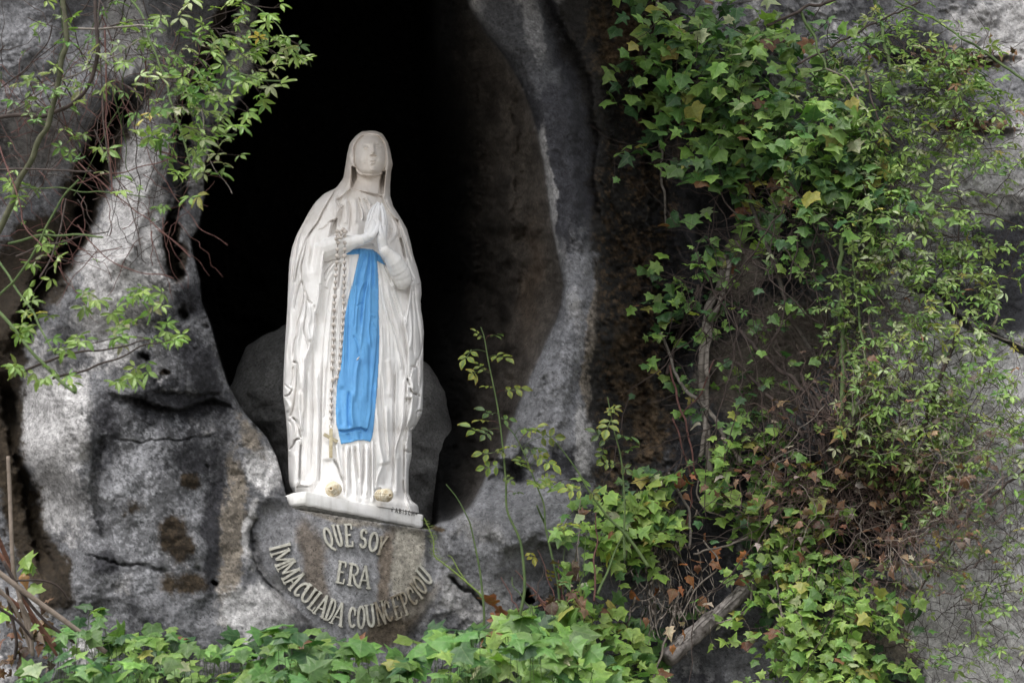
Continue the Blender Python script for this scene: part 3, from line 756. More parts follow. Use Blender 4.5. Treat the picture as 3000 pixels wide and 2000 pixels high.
# mantle, lower left, hanging in cascades
for pts, w, a, asym in [([(240, 0), (190, 200), (150, 400), (130, 700), (90, 1000), (70, 1300)], 4, 7, 0), ([(300, 0), (240, 200), (195, 430)], 2.6, -10, 0), ([(190, 0), (150, 160), (120, 330), (105, 600)], 2.4, -7, 0), ([(340, 130), (330, 300), (290, 480), (250, 620), (240, 760), (200, 900), (180, 1120)], 3, -12, -1),
                     ([(300, 0), (330, 100), (370, 220), (410, 300), (460, 335)], 2.0, -14, 0), ([(370, 260), (360, 450), (335, 620), (330, 700), (370, 850), (400, 990)], 2.8, -11, 1), ([(400, 310), (420, 500), (390, 640), (400, 760), (430, 860)], 6, 8, 0), ([(480, 340), (495, 480), (490, 620)], 2.4, -6, 0),
                     ([(560, 60), (545, 200), (520, 330), (500, 480)], 5, 6, 0), ([(300, 500), (270, 700), (240, 880), (230, 1060), (280, 1300), (270, 1568)], 7, 9, 0), ([(180, 1130), (240, 1170), (240, 1300), (225, 1568)], 2.6, -14, 0), ([(185, 1200), (180, 1350), (150, 1500)], 3, -8, 0), ([(60, 1450), (110, 1500), (170, 1530)], 2.4, -9, 0),
                     ([(330, 1060), (330, 1250), (320, 1568)], 3.4, 6, 0)]:
    fold(c4(pts), w, a, 0.1, asym=asym)
for pts, w, a, asym in [([(50, 130), (110, 110), (155, 45)], 2.0, -16, 0), ([(60, 150), (110, 250), (80, 320)], 5, 6, 0), ([(200, 30), (180, 200), (150, 330), (120, 390)], 3.4, -11, 0), ([(150, 390), (200, 430), (235, 500), (250, 600), (262, 650)], 2.4, -18, 0),
                     ([(240, 40), (235, 250), (255, 430), (262, 560)], 6, 9, 0), ([(110, 420), (140, 500), (120, 680), (110, 780)], 3, -8, 0), ([(170, 430), (190, 560), (165, 690)], 4, 7, 0), ([(170, 690), (210, 660), (255, 655)], 2.0, -18, 0), ([(110, 800), (160, 745), (180, 690)], 2.4, -14, 0),
                     ([(130, 420), (125, 600), (110, 760)], 3, 5, 0), ([(255, 700), (250, 850), (245, 1000), (235, 1190)], 2.6, -16, 0), ([(180, 800), (190, 1000), (170, 1200), (160, 1350)], 8, 8, 0), ([(120, 850), (115, 1000), (125, 1300)], 5, -6, 0)]:
    fold(c5(pts), w, a, 0.1, asym=asym)
# dress, lower part: long straight folds (those that leave the crop at its top run on upwards)
def _ext(pts):
    if pts[0][1] == 0 and len(pts) > 1:
        k = 210 + (pts[0][0] * 37) % 230
        return [(pts[0][0] - (pts[1][0] - pts[0][0]) * k / max(pts[1][1], 1) + 6, -k)] + pts
    return pts
ext5 = lambda p: c5(_ext(p)); ext7 = lambda p: c7(_ext(p))
for pts, w, a in [([(300, 0), (305, 400), (275, 700), (265, 1000), (250, 1200)], 3, 6), ([(410, 0), (410, 400), (400, 800), (385, 1150)], 3.5, -9), ([(350, 0), (350, 400), (330, 800), (310, 1180)], 7, 8), ([(460, 0), (470, 500), (455, 900), (440, 1150), (400, 1300)], 6, 9), ([(520, 0), (510, 400), (505, 700), (495, 1000), (490, 1300)], 2.6, -10),
                  ([(575, 0), (560, 300), (545, 420)], 3, -6), ([(205, 1252), (280, 1245), (350, 1250)], 2.0, -9), ([(240, 1200), (300, 1230), (380, 1220), (440, 1150)], 5, 6), ([(660, 900), (720, 1000), (760, 1120), (800, 1230), (805, 1370)], 2.6, -15), ([(700, 700), (740, 950), (790, 1150)], 5, 9), ([(840, 730), (830, 900), (830, 1100), (840, 1380)], 5, 9), ([(870, 740), (865, 1000), (880, 1380)], 3, -10), ([(790, 740), (800, 1000), (815, 1200)], 3, -7),
                  ([(600, 900), (600, 1050), (620, 1150)], 16, -6)]:
    fold(ext5(pts), w, a, 0.12)
for pts, w, a in [([(0, 570), (30, 800), (60, 1150)], 3, 7), ([(35, 570), (50, 800), (95, 990)], 5, -12), ([(80, 540), (100, 800), (95, 1000)], 4, 9), ([(140, 540), (135, 800), (120, 1020), (110, 1170)], 3.4, -12), ([(180, 540), (180, 850), (170, 1180)], 6, 10), ([(220, 530), (215, 900), (215, 1200)], 2.4, -10), ([(240, 500), (245, 900), (250, 1220)], 4, 9), ([(262, 500), (262, 850), (262, 1060)], 2.4, -9),
                  ([(280, 0), (300, 300), (330, 600), (360, 760), (300, 930), (270, 1080)], 5, 6), ([(350, 0), (370, 300), (400, 550), (410, 740)], 3, -7), ([(400, 100), (410, 400), (430, 700)], 6, 7), ([(490, 0), (485, 300), (485, 600), (480, 900), (475, 1100)], 2.6, -12), ([(540, 0), (540, 300), (520, 500)], 6, -5), ([(600, 0), (590, 250), (550, 450), (500, 620), (490, 800)], 3.2, 10), ([(620, 60), (620, 300), (560, 520)], 2.6, -7),
                  ([(530, 650), (520, 900), (520, 1150)], 8, 9), ([(600, 950), (590, 1050), (640, 1150), (680, 1240)], 2.6, -12), ([(610, 560), (605, 800), (600, 960)], 2.4, -14), ([(370, 760), (400, 900), (380, 1050)], 14, -9), ([(265, 1100), (300, 1070), (345, 1060)], 2.4, -10), ([(640, 350), (620, 450), (615, 540)], 3, -14), ([(610, 620), (650, 640), (685, 650)], 2.4, -16), ([(670, 380), (700, 350), (735, 345)], 2.2, -14), ([(750, 180), (790, 170), (810, 185)], 2.2, -16), ([(750, 180), (750, 260), (740, 320)], 3, -9), ([(660, 420), (640, 520), (645, 620)], 5, 6), ([(700, 0), (690, 180), (650, 340)], 5, 7), ([(780, 0), (770, 80), (755, 160)], 4, -9), ([(650, 700), (640, 900), (650, 1100)], 6, 5)]:
    fold(ext7(pts), w, a, 0.12)
for pts, w, a in [([(360, 0), (390, 150), (430, 350), (500, 560), (570, 760), (620, 1000), (640, 1150)], 5, 8), ([(400, 100), (440, 300), (480, 460), (540, 620), (600, 850), (660, 1100), (670, 1300)], 3, -8), ([(440, 60), (500, 300), (560, 500), (620, 750), (680, 1000), (690, 1300)], 4, 7), ([(470, 60), (540, 280), (600, 440), (650, 620), (690, 850), (705, 1050)], 2.4, -7), ([(510, 20), (590, 260), (650, 440), (690, 620), (712, 850)], 3, 8), ([(380, 560), (400, 800), (380, 1100), (380, 1400)], 8, 5), ([(545, 1200), (540, 1568)], 2.4, -6),
                  ([(460, 1000), (500, 1200), (490, 1500)], 8, 4), ([(680, 1300), (700, 1450), (690, 1568)], 2.4, -8), ([(745, 80), (740, 250), (710, 450), (700, 600)], 3, 7), ([(770, 100), (780, 300), (790, 500), (790, 750), (800, 1000)], 2.6, -8), ([(800, 60), (820, 300), (850, 520), (880, 750), (880, 900)], 2.6, -8), ([(730, 260), (760, 480), (770, 700), (740, 900)], 5, 6), ([(860, 40), (890, 150), (885, 250)], 4, -7), ([(850, 100), (890, 400), (910, 650)], 5, 6),
                  ([(920, 740), (900, 880), (880, 960), (850, 1010)], 2.2, -16), ([(850, 1010), (835, 1040), (815, 1120)], 3, -9), ([(760, 1110), (790, 1100), (815, 1120)], 2.4, -16), ([(760, 1120), (745, 1200), (730, 1250)], 2.4, -12), ([(710, 1250), (725, 1300), (740, 1350)], 2.6, -20), ([(740, 1380), (780, 1440), (830, 1460)], 2.4, -14), ([(790, 1460), (820, 1450), (860, 1490)], 3, -18), ([(780, 1130), (760, 1250), (790, 1400)], 5, 8), ([(850, 1050), (850, 1300), (865, 1500)], 2.4, -7), ([(880, 980), (890, 1300), (895, 1568)], 5, 6)]:
    fold(c6(pts), w, a, 0.08)
# bodice folds
for pts, w, a in [([(430, 60), (480, 200), (490, 350), (480, 500), (455, 650)], 2.6, -8), ([(600, 60), (620, 200), (650, 300), (660, 420)], 2.2, -6), ([(620, 40), (680, 200), (720, 330), (710, 450)], 2.6, -9), ([(690, 60), (760, 150), (790, 250)], 2.6, -6), ([(560, 60), (570, 250), (560, 500)], 6, 6), ([(400, 60), (420, 300), (400, 500)], 6, 6), ([(340, 240), (310, 400), (290, 550)], 3, -5), ([(650, 100), (690, 250), (690, 420)], 4, 6), ([(740, 60), (830, 180)], 4, 5),
                  ([(1090, 230), (1180, 380), (1230, 500), (1240, 620), (1180, 720), (1110, 820)], 4, 7), ([(1160, 540), (1150, 650), (1100, 740)], 2.6, -8), ([(1100, 290), (1220, 430), (1280, 560), (1270, 660), (1200, 800)], 2.4, -6), ([(1120, 480), (1110, 560), (1100, 640)], 3, 5), ([(1310, 700), (1350, 850), (1390, 1050)], 3, -18), ([(1280, 600), (1320, 690), (1370, 850), (1400, 1050)], 3, 7), ([(1230, 380), (1290, 500), (1360, 700), (1430, 900), (1500, 1150)], 2.8, -8), ([(1290, 440), (1380, 620), (1440, 820), (1540, 1100)], 4, 7), ([(1150, 160), (1220, 280), (1330, 420), (1400, 540)], 2.6, -6), ([(1080, 60), (1160, 220), (1260, 350)], 4, 7),
                  ([(1430, 1250), (1460, 1350), (1500, 1450)], 3, -12), ([(1400, 1000), (1450, 1200), (1540, 1400)], 2.6, -6)]:
    fold(ch(pts), w, a, 0.12)
# belly and thigh folds below the belt
for pts, w, a in [([(320, 1050), (200, 1120), (110, 1230), (40, 1330)], 2.4, -8), ([(350, 1070), (220, 1150), (120, 1280), (60, 1420)], 3.4, 8), ([(330, 1130), (310, 1300), (290, 1568)], 2.8, -9), ([(380, 1080), (350, 1300), (330, 1568)], 4, 7), ([(480, 1000), (460, 1200), (430, 1500)], 5, 5), ([(200, 1260), (120, 1400), (80, 1540)], 5, 6), ([(1000, 1120), (1080, 1300), (1180, 1568)], 3, 6), ([(960, 1100), (1000, 1300), (1040, 1568)], 3, -5), ([(1060, 1160), (1140, 1330), (1210, 1540)], 2.4, 8), ([(940, 1100), (970, 1300), (990, 1500)], 4, 5)]:
    fold(ch(pts), w, a, 0.1)
for k in range(7):     # fine gathers running down from the belt
    x = 985 + k * 7.5
    fold([(x, 770 + 3 * k), (x - 6 - (6 - k) * 2, 860), (x - 10 - (6 - k) * 4, 990), (x - 12 - (6 - k) * 5, 1120)], 2.2, 3.2 if k % 2 else -3.2, 0.2)
for k in range(5):
    fold([(1112 + k * 3.4, 775 + k * 4), (1116 + k * 8, 850), (1122 + k * 14, 940), (1126 + k * 16, 1060)], 2.0, 2.6 if k % 2 else -3.0, 0.2)
FOLD_N, FOLD_P = 1.2, 1.2
# sash
area(SASH, 8, 1.6); area(SASH_TOP, 9, 1.4)
for pts, w, a in [([(700, 900), (640, 1050), (590, 1280), (540, 1568)], 3, 5), ([(740, 920), (700, 1100), (640, 1300), (600, 1568)], 2.4, -6), ([(770, 920), (750, 1150), (700, 1350), (680, 1568)], 3, 6), ([(800, 920), (790, 1150), (760, 1350), (720, 1568)], 2.2, -7), ([(820, 940), (820, 1200), (810, 1568)], 3, 6), ([(840, 930), (860, 1150), (860, 1568)], 2.2, -6), ([(870, 950), (890, 1200), (900, 1568)], 3, 5), ([(440, 970), (540, 930), (640, 905)], 2.0, -4), ([(900, 960), (980, 1050), (1040, 1120)], 2.2, -4), ([(860, 910), (950, 1000), (1030, 1110)], 2.4, 3)]:
    fold(ch(pts), w, a, 0.12)
for pts, w, a in [([(180, 0), (120, 100), (80, 300), (60, 500), (50, 700)], 3.2, 7), ([(170, 60), (160, 200), (140, 300), (120, 600)], 2.4, -6), ([(220, 0), (180, 200), (160, 400), (110, 900)], 3.4, 6), ([(240, 0), (235, 250), (235, 460), (220, 650), (250, 900)], 3, 7), ([(150, 290), (100, 310), (70, 340)], 2.4, -5), ([(60, 60), (40, 300), (20, 600)], 3, 6), ([(240, 440), (280, 450), (300, 480)], 3, 4), ([(260, 540), (290, 600), (325, 640)], 3, 4), ([(100, 980), (60, 1200), (40, 1568)], 6, 8), ([(200, 700), (190, 1200), (180, 1568)], 12, 4), ([(240, 800), (235, 1200), (215, 1568)], 5, -4), ([(20, 700), (80, 820), (90, 950)], 3, -5)]:
    fold(c6(pts), w, a, 0.12)
fold(c5([(770, 0), (760, 250), (780, 520)]), 8, -6, 0.1); fold(c5([(860, 60), (850, 300), (860, 530)]), 4, -9, 0.1); fold(c5([(900, 60), (890, 300), (910, 520)]), 5, 6, 0.1)
fold(c5([(720, 552), (800, 565), (870, 555), (930, 540)]) + c7([(60, 385), (110, 375), (150, 395), (182, 392)]), 2.6, -8, 0.05)
fold(c5([(840, 580), (860, 640), (880, 690)]), 5, -7, 0.15); fold(c7([(100, 400), (105, 500)]), 4, -5, 0.2)
H += 0.0011 * fbm(RX / 6 + 2 * fbm(RX / 40, RY / 90, 5, 2), RY / 60, 9, 3) + 0.0012 * fbm(RX / 14, RY / 20, 19, 3)
H += 0.008 * fbm(RX / 34 + 1.5 * fbm(RX / 90, RY / 200, 15, 2), RY / 300, 29, 2) * sstep(560, 680, RY)
H = blur(H, 1.15)
H += 0.35 * (H - blur(H, 2.2))

# tube mesh -----------------------------------------------------------------
rows = np.concatenate([np.linspace(383.2, 392, 12), np.arange(393.3, 1520, 1.4)])
NF, NBK = 340, 60
aF = np.linspace(-np.pi / 2, np.pi / 2, NF)
aF = aF - 0.16 * np.sin(2 * aF)                       # more columns in front
aB = np.linspace(np.pi / 2, 3 * np.pi / 2, NBK + 2)[1:-1]
A = np.concatenate([aF, aB])
def smooth1(a, r):
    k = np.exp(-(np.arange(-12, 13) / r) ** 2 / 2); k /= k.sum(); return np.convolve(np.pad(a, 12, 'edge'), k, 'valid')
jit = 0
xl = smooth1(prof(SL, rows), 2.2); xr = smooth1(prof(SR, rows), 1.6); xl[:8] = prof(SL, rows)[:8]; xr[:8] = prof(SR, rows)[:8]
xc = (xl + xr) / 2; hw = (xr - xl) / 2
dep = smooth1(np.interp(rows, DEP[:, 0], DEP[:, 1]), 6); dep[:16] = np.interp(rows, DEP[:, 0], DEP[:, 1])[:16]
t = np.sin(A)[None]
X = xc[:, None] + hw[:, None] * t
Yp = np.repeat(rows[:, None], len(A), 1)
lim = 1449 + (X - 893) * 0.159                      # the foot of the figure ends inside the plinth
Yp = np.where(Yp > 1400, 1400 + (Yp - 1400) * (lim - 1400) / 120.0, Yp)
cs = np.cos(A)[None]
front = cs >= 0
dome = np.where(front, np.abs(cs) ** 0.85, -np.abs(cs) ** 0.85 * 0.85) * dep[:, None]
xi = np.clip(X - SX0, 0, RX.shape[1] - 1.001); yi = np.clip(Yp - SY0, 0, RX.shape[0] - 1.001)
i0, j0 = xi.astype(int), yi.astype(int); u, w = xi - i0, yi - j0
Hs = (H[j0, i0] * (1 - u) + H[j0, i0 + 1] * u) * (1 - w) + (H[j0 + 1, i0] * (1 - u) + H[j0 + 1, i0 + 1] * u) * w
edge = np.where(front, sstep(0, 0.30, cs) , 0)
backfold = np.where(front, 0, 0.012 * np.sin(A * 17)[None] * sstep(0, 0.4, -cs) * sstep(450, 700, rows)[:, None])
top = sstep(383, 400, rows)[:, None]
SKEW = 0.22
Y0 = 9.02
def sY(px, py, d): return Y0 + SKEW * (np.asarray(px) - 1050) * 0.00153 - d
YY = sY(X, Yp, dome + Hs * edge * top + backfold)
vv = P(X, Yp, YY)
nr, na = X.shape
ii = np.arange(nr * na).reshape(nr, na); i2 = np.roll(ii, -1, 1)
QS = np.stack([ii[:-1], ii[1:], i2[1:], i2[:-1]], -1)
cx_ = (X[:-1] + X[1:]) / 2 + 0.5 * (np.roll(X, -1, 1)[:-1] - X[:-1]); cy_ = (Yp[:-1] + Yp[1:]) / 2
fr_ = front & (np.roll(A, -1) <= np.pi / 2 + 0.01)[None]
mS = inside(cx_, cy_, SASH) & fr_
mF = inside(cx_, cy_, FACE) & fr_
mN = inside(cx_, cy_, NECK) & fr_ & ~mF
mD = inside(cx_, cy_, DRESS) & fr_ & ~mS & ~mF & ~mN
mM = ~(mS | mF | mN | mD)
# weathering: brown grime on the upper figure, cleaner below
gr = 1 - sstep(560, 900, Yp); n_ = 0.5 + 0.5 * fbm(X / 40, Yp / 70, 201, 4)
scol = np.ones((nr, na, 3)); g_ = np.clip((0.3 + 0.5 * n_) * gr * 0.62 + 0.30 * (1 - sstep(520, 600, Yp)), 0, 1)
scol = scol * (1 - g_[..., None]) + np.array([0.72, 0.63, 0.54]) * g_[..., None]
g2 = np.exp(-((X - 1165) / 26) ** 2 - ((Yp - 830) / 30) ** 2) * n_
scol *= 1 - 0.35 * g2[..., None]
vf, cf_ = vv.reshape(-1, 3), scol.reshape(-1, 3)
foot = PV(1050, 1500, 9.02)
statue = thing('praying_statue', 'white stone statue of a veiled woman praying, with a blue sash, standing in the niche', 'statue', tuple(foot))
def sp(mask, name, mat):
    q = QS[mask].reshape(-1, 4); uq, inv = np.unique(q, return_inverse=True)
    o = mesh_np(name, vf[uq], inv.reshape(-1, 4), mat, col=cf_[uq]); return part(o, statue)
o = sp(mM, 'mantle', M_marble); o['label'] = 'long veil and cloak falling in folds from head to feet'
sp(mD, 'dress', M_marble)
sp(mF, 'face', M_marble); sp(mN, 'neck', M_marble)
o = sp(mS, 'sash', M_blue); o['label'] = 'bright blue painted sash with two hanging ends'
M_chip = simple_mat('bare_stone', (0.6, 0.58, 0.55), (0.8, 0.8, 0.78))
# white chips in the blue paint
mb = MB()
for (x, y, r) in [(1049, 1050, 2.8), (1046, 1053, 2.0), (1052, 1046, 1.8)]:
    mb.sphere(P(x, y, sY(x, y, 0.205 + 0.0065)), r * .00153, 8, 5)
# (built as a chip of bare stone)
o = part(mb.build('paint_chip', M_chip), statue)

# hands and sleeves: tapered chains fused into one continuous surface --------------
def fused(name, chains, voxel, mat, smooth=6, wrinkle=None):
    """chains of (x, y, depth, radius px)"""
    mb = MB()
    for ch_ in chains:
        c = cr(ch_, 5)
        ln = P(c[:, 0], c[:, 1], sY(c[:, 0], c[:, 1], c[:, 2])); r = c[:, 3] * 0.00153
        if wrinkle:
            k = np.arange(len(r)); r = r * (1 + wrinkle * np.sin(k * 2.2) + wrinkle * 0.6 * np.sin(k * 5.1 + 1))
        mb.tube(ln, r, 14); mb.sphere(ln[0], r[0], 14, 10); mb.sphere(ln[-1], r[-1], 14, 10)
    o = mb.build(name + '_base', mat)
    m = o.modifiers.new('r', 'REMESH'); m.mode = 'VOXEL'; m.voxel_size = voxel; m.use_smooth_shade = True
    s = o.modifiers.new('s', 'SMOOTH'); s.factor = 0.5; s.iterations = smooth
    dg = bpy.context.evaluated_depsgraph_get(); dg.update()
    me = bpy.data.meshes.new_from_object(o.evaluated_get(dg)); me.name = name
    bpy.data.objects.remove(o)
    a = me.color_attributes.get('Col') or me.color_attributes.new('Col', 'FLOAT_COLOR', 'POINT')
    a.data.foreach_set('color', np.ones(len(me.vertices) * 4, np.float32))
    me.materials.clear(); me.materials.append(mat)
    me.polygons.foreach_set('use_smooth', [True] * len(me.polygons))
    return part(link(name, me), statue)
HD = 0.262
handA = [  # her right hand
    [(1050, 703, HD - .02, 14), (1070, 698, HD - .01, 14.5), (1086, 686, HD - .005, 16), (1092, 668, HD, 15), (1093, 656, HD, 12)],
    [(1080, 690, HD - .03, 15), (1080, 668, HD - .03, 13), (1078, 655, HD - .035, 9)],
    [(1100, 664, HD + .004, 6.6), (1104, 648, HD + .008, 6.0), (1107, 630, HD + .008, 5.4), (1110, 614, HD + .004, 4.6), (1112, 604, HD, 3.6)],
    [(1093, 660, HD - .008, 6.6), (1096, 640, HD - .006, 6.0), (1101, 620, HD - .006, 5.4), (1107, 604, HD - .008, 4.6), (1110, 596, HD - .01, 3.6)],
    [(1085, 658, HD - .024, 6.4), (1088, 637, HD - .022, 5.9), (1094, 616, HD - .022, 5.2), (1102, 601, HD - .024, 4.4), (1106, 594, HD - .026, 3.4)],
    [(1077, 660, HD - .040, 5.8), (1079, 641, HD - .040, 5.3), (1085, 622, HD - .040, 4.6), (1093, 608, HD - .041, 4.0), (1098, 602, HD - .042, 3.0)],
    [(1090, 692, HD + .010, 8), (1100, 680, HD + .016, 7.2), (1106, 667, HD + .017, 6.2), (1109, 655, HD + .015, 5.0), (1110, 648, HD + .012, 3.8)]]
handB = [  # her left hand
    [(1124, 734, HD - .02, 14), (1121, 716, HD - .01, 14.5), (1118, 698, HD, 14.5), (1120, 680, HD, 13), (1123, 666, HD - .004, 11)],
    [(1126, 690, HD - .02, 9), (1128, 668, HD - .02, 7)],
    [(1121, 668, HD + .004, 6.6), (1123, 650, HD + .006, 6.0), (1122, 632, HD + .006, 5.5), (1119, 614, HD + .002, 4.7), (1117, 603, HD - .002, 3.6)],
    [(1127, 668, HD - .010, 6.4), (1129, 648, HD - .010, 5.9), (1127, 628, HD - .010, 5.4), (1122, 609, HD - .012, 4.6), (1118, 598, HD - .014, 3.5)],
    [(1130, 672, HD - .026, 6.0), (1131, 652, HD - .026, 5.6), (1128, 632, HD - .027, 5.0), (1122, 614, HD - .029, 4.3), (1117, 603, HD - .03, 3.3)],
    [(1130, 676, HD - .040, 5.4), (1131, 660, HD - .041, 5.0), (1127, 640, HD - .042, 4.5), (1120, 624, HD - .043, 3.8), (1116, 616, HD - .044, 3.0)],
    [(1121, 700, HD + .010, 8), (1117, 686, HD + .017, 7), (1114, 672, HD + .018, 6.0), (1113, 659, HD + .015, 4.8), (1113, 652, HD + .012, 3.6)]]
fused('hand', handA, 0.0016, M_hand, 3); fused('hand', handB, 0.0016, M_hand, 3)
slv = fused('sleeve', [[(930, 740, .080, 34), (952, 735, .14, 38), (985, 724, .185, 34), (1018, 713, .225, 25), (1044, 706, .24, 18), (1053, 704, .243, 16.5)], [(1049, 705, .243, 17.5), (1054, 704, .244, 17.5)]], 0.003, M_marble, 5, 0.02)
fused('sleeve', [[(1178, 818, .15, 30), (1172, 800, .17, 31), (1164, 785, .19, 29), (1153, 764, .215, 26), (1138, 745, .235, 19), (1129, 737, .243, 16.5)], [(1131, 740, .241, 17.5), (1127, 734, .244, 17.5)], [(1170, 800, .15, 28), (1182, 812, .12, 22), (1190, 808, .09, 16)]], 0.003, M_marble, 5, 0.02)

# roses on the feet
M_gold = simple_mat('old_gilding', (0.62, 0.50, 0.30), (0.85, 0.80, 0.68), 60, 0.5, 0.5, 120, 0.5)
M_golddark = simple_mat('tarnished_gilding', (0.30, 0.17, 0.05), (0.55, 0.36, 0.14), 90, 0.45, 0.4, 120, 0.6)
def rose(cx, cy, d, r, tail):
    c = P(cx, cy, sY(cx, cy, d)); ax = Vector((tail[0], -0.75, tail[1])).normalized()
    uu = ax.cross(Vector((0, 0, 1))).normalized(); ww = ax.cross(uu)
    mb = MB(); R = r * 0.00153
    for k in range(5):               # nested petals: rings that open outwards
        rr = R * (1.0 - 0.17 * k); th = np.linspace(0, 2 * np.pi, 25)
        wob = rr * (1 + 0.05 * np.sin(th * (4 + k) + k))
        ln = np.array(c)[None] + np.outer(np.cos(th) * wob, uu) + np.outer(np.sin(th) * wob, ww) + np.array(ax)[None] * (0.006 * k - 0.014)
        mb.tube(ln, R * 0.13, 7)
    for k in range(4):               # body of the flower behind the rim
        rr = R * (1.02 - 0.06 * k); th = np.linspace(0, 2 * np.pi, 25)
        ln = np.array(c)[None] + np.outer(np.cos(th) * rr, uu) + np.outer(np.sin(th) * rr, ww) - np.array(ax)[None] * (0.018 + 0.011 * k) + np.array([-tail[0] * 0.012 * k, 0, 0])
        mb.tube(ln, R * 0.2, 7)
    o = part(mb.build('rose', M_gold), statue)
    mb = MB(); mb.sphere(np.array(c) - np.array(ax) * 0.008, R * 0.62, 12, 8); mb.sphere(np.array(c) + np.array(ax) * 0.004, R * 0.2, 10, 6)
    o2 = mb.build('rose_heart', M_golddark); o2.parent = o
    return o
rose(972, 1431, 0.262, 18, (-0.12, -0.2)); rose(1139, 1450, 0.26, 16, (0.45, -0.25))

# plinth --------------------------------------------------------------
pz1 = float(P(893, 1474, 8.66)[2]); 
pl = P(893, 1474, 8.66); 
vB = (1000 - 1541) / FPX; Yr = (pz1 - CAMZ) / ((SP + vB * CP) / (CP - vB * SP)); pr_ = P(1239, 1541, Yr)
ez = (pr_ - pl); ez[2] = 0; Lp = np.linalg.norm(ez); ez /= Lp; nrm = np.array([ez[1], -ez[0], 0])   # nrm points to the viewer
hz = 0.053
prof2 = [(0.0, 0.0), (Lp, 0.0), (Lp + 0.004, 0.02), (Lp + 0.01, 0.44), (-0.04, 0.44), (-0.045, 0.11), (-0.032, 0.03)]   # (along, back)
def bevel_block(prof2, z0, z1, b, name, mat, sub=8, under=0.0):
    ring = []
    n = len(prof2)
    for i in range(n):
        a = np.array(prof2[i]); c = np.array(prof2[(i + 1) % n]); k = max(1, int(np.linalg.norm(c - a) / 0.012))
        for j in range(k): ring.append(a + (c - a) * j / k)
    ring = np.array(ring); cen = ring.mean(0)
    lay_ = [(z0 - 0.014, 0.03), (z0 - 0.004, b * 1.4), (z0, b * .5), (z0 + b, 0), ((z0 + z1) / 2, 0), (z1 - b, 0), (z1 - b * .3, b * .35), (z1, b)]
    V_ = []
    for z, ins in lay_:
        dirv = ring - cen; dl = np.linalg.norm(dirv, axis=1, keepdims=True)
        q = ring - dirv / dl * ins
        w3 = np.array(pl)[None] + q[:, :1] * ez[None] - q[:, 1:] * nrm[None]; w3[:, 2] = z + 0.0022 * vnoise(q[:, 0] * 40, q[:, 1] * 40 + z * 90, 3)
        w3[:, :2] += (0.0016 * vnoise(q[:, 0] * 55, z * 120 + q[:, 1] * 50, 5))[:, None] * nrm[None, :2]
        V_.append(w3)
    m = len(ring); F_ = []
    for L in range(len(V_) - 1):
        a = L * m + np.arange(m); b2 = L * m + (np.arange(m) + 1) % m
        F_.append(np.stack([a, b2, b2 + m, a + m], -1))
    Vv = np.concatenate(V_ + [V_[0].mean(0)[None], V_[-1].mean(0)[None]])
    q = np.concatenate(F_); k0 = len(V_) * m
    T_ = np.concatenate([np.stack([np.full(m, k0), (np.arange(m) + 1) % m, np.arange(m)], -1), np.stack([np.full(m, k0 + 1), (len(V_) - 1) * m + np.arange(m), (len(V_) - 1) * m + (np.arange(m) + 1) % m], -1)])
    return mesh_np(name, Vv, [q, T_], mat, col=np.ones((len(Vv), 3)))
M_plinth = marble_material('whitewashed_stone', (0.84, 0.83, 0.82), (0.74, 0.73, 0.70), (0.42, 0.40, 0.37), 0.5)
plinth = part(bevel_block(prof2, pz1, pz1 + hz, 0.005, 'plinth', M_plinth), statue)
# dark strip for the plinth's underside, its shade put into the colour
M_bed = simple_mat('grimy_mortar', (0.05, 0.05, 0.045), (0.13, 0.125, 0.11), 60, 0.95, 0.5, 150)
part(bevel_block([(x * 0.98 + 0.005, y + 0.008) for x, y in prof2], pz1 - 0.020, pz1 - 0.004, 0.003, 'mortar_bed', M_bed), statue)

# ------------------------------------------------------------------ strokes of letters
def arc(cx, cy, rx, ry, a0, a1, n=10):
    t = np.radians(np.linspace(a0, a1, n)); return [(cx + rx * math.cos(a), cy + ry * math.sin(a)) for a in t]
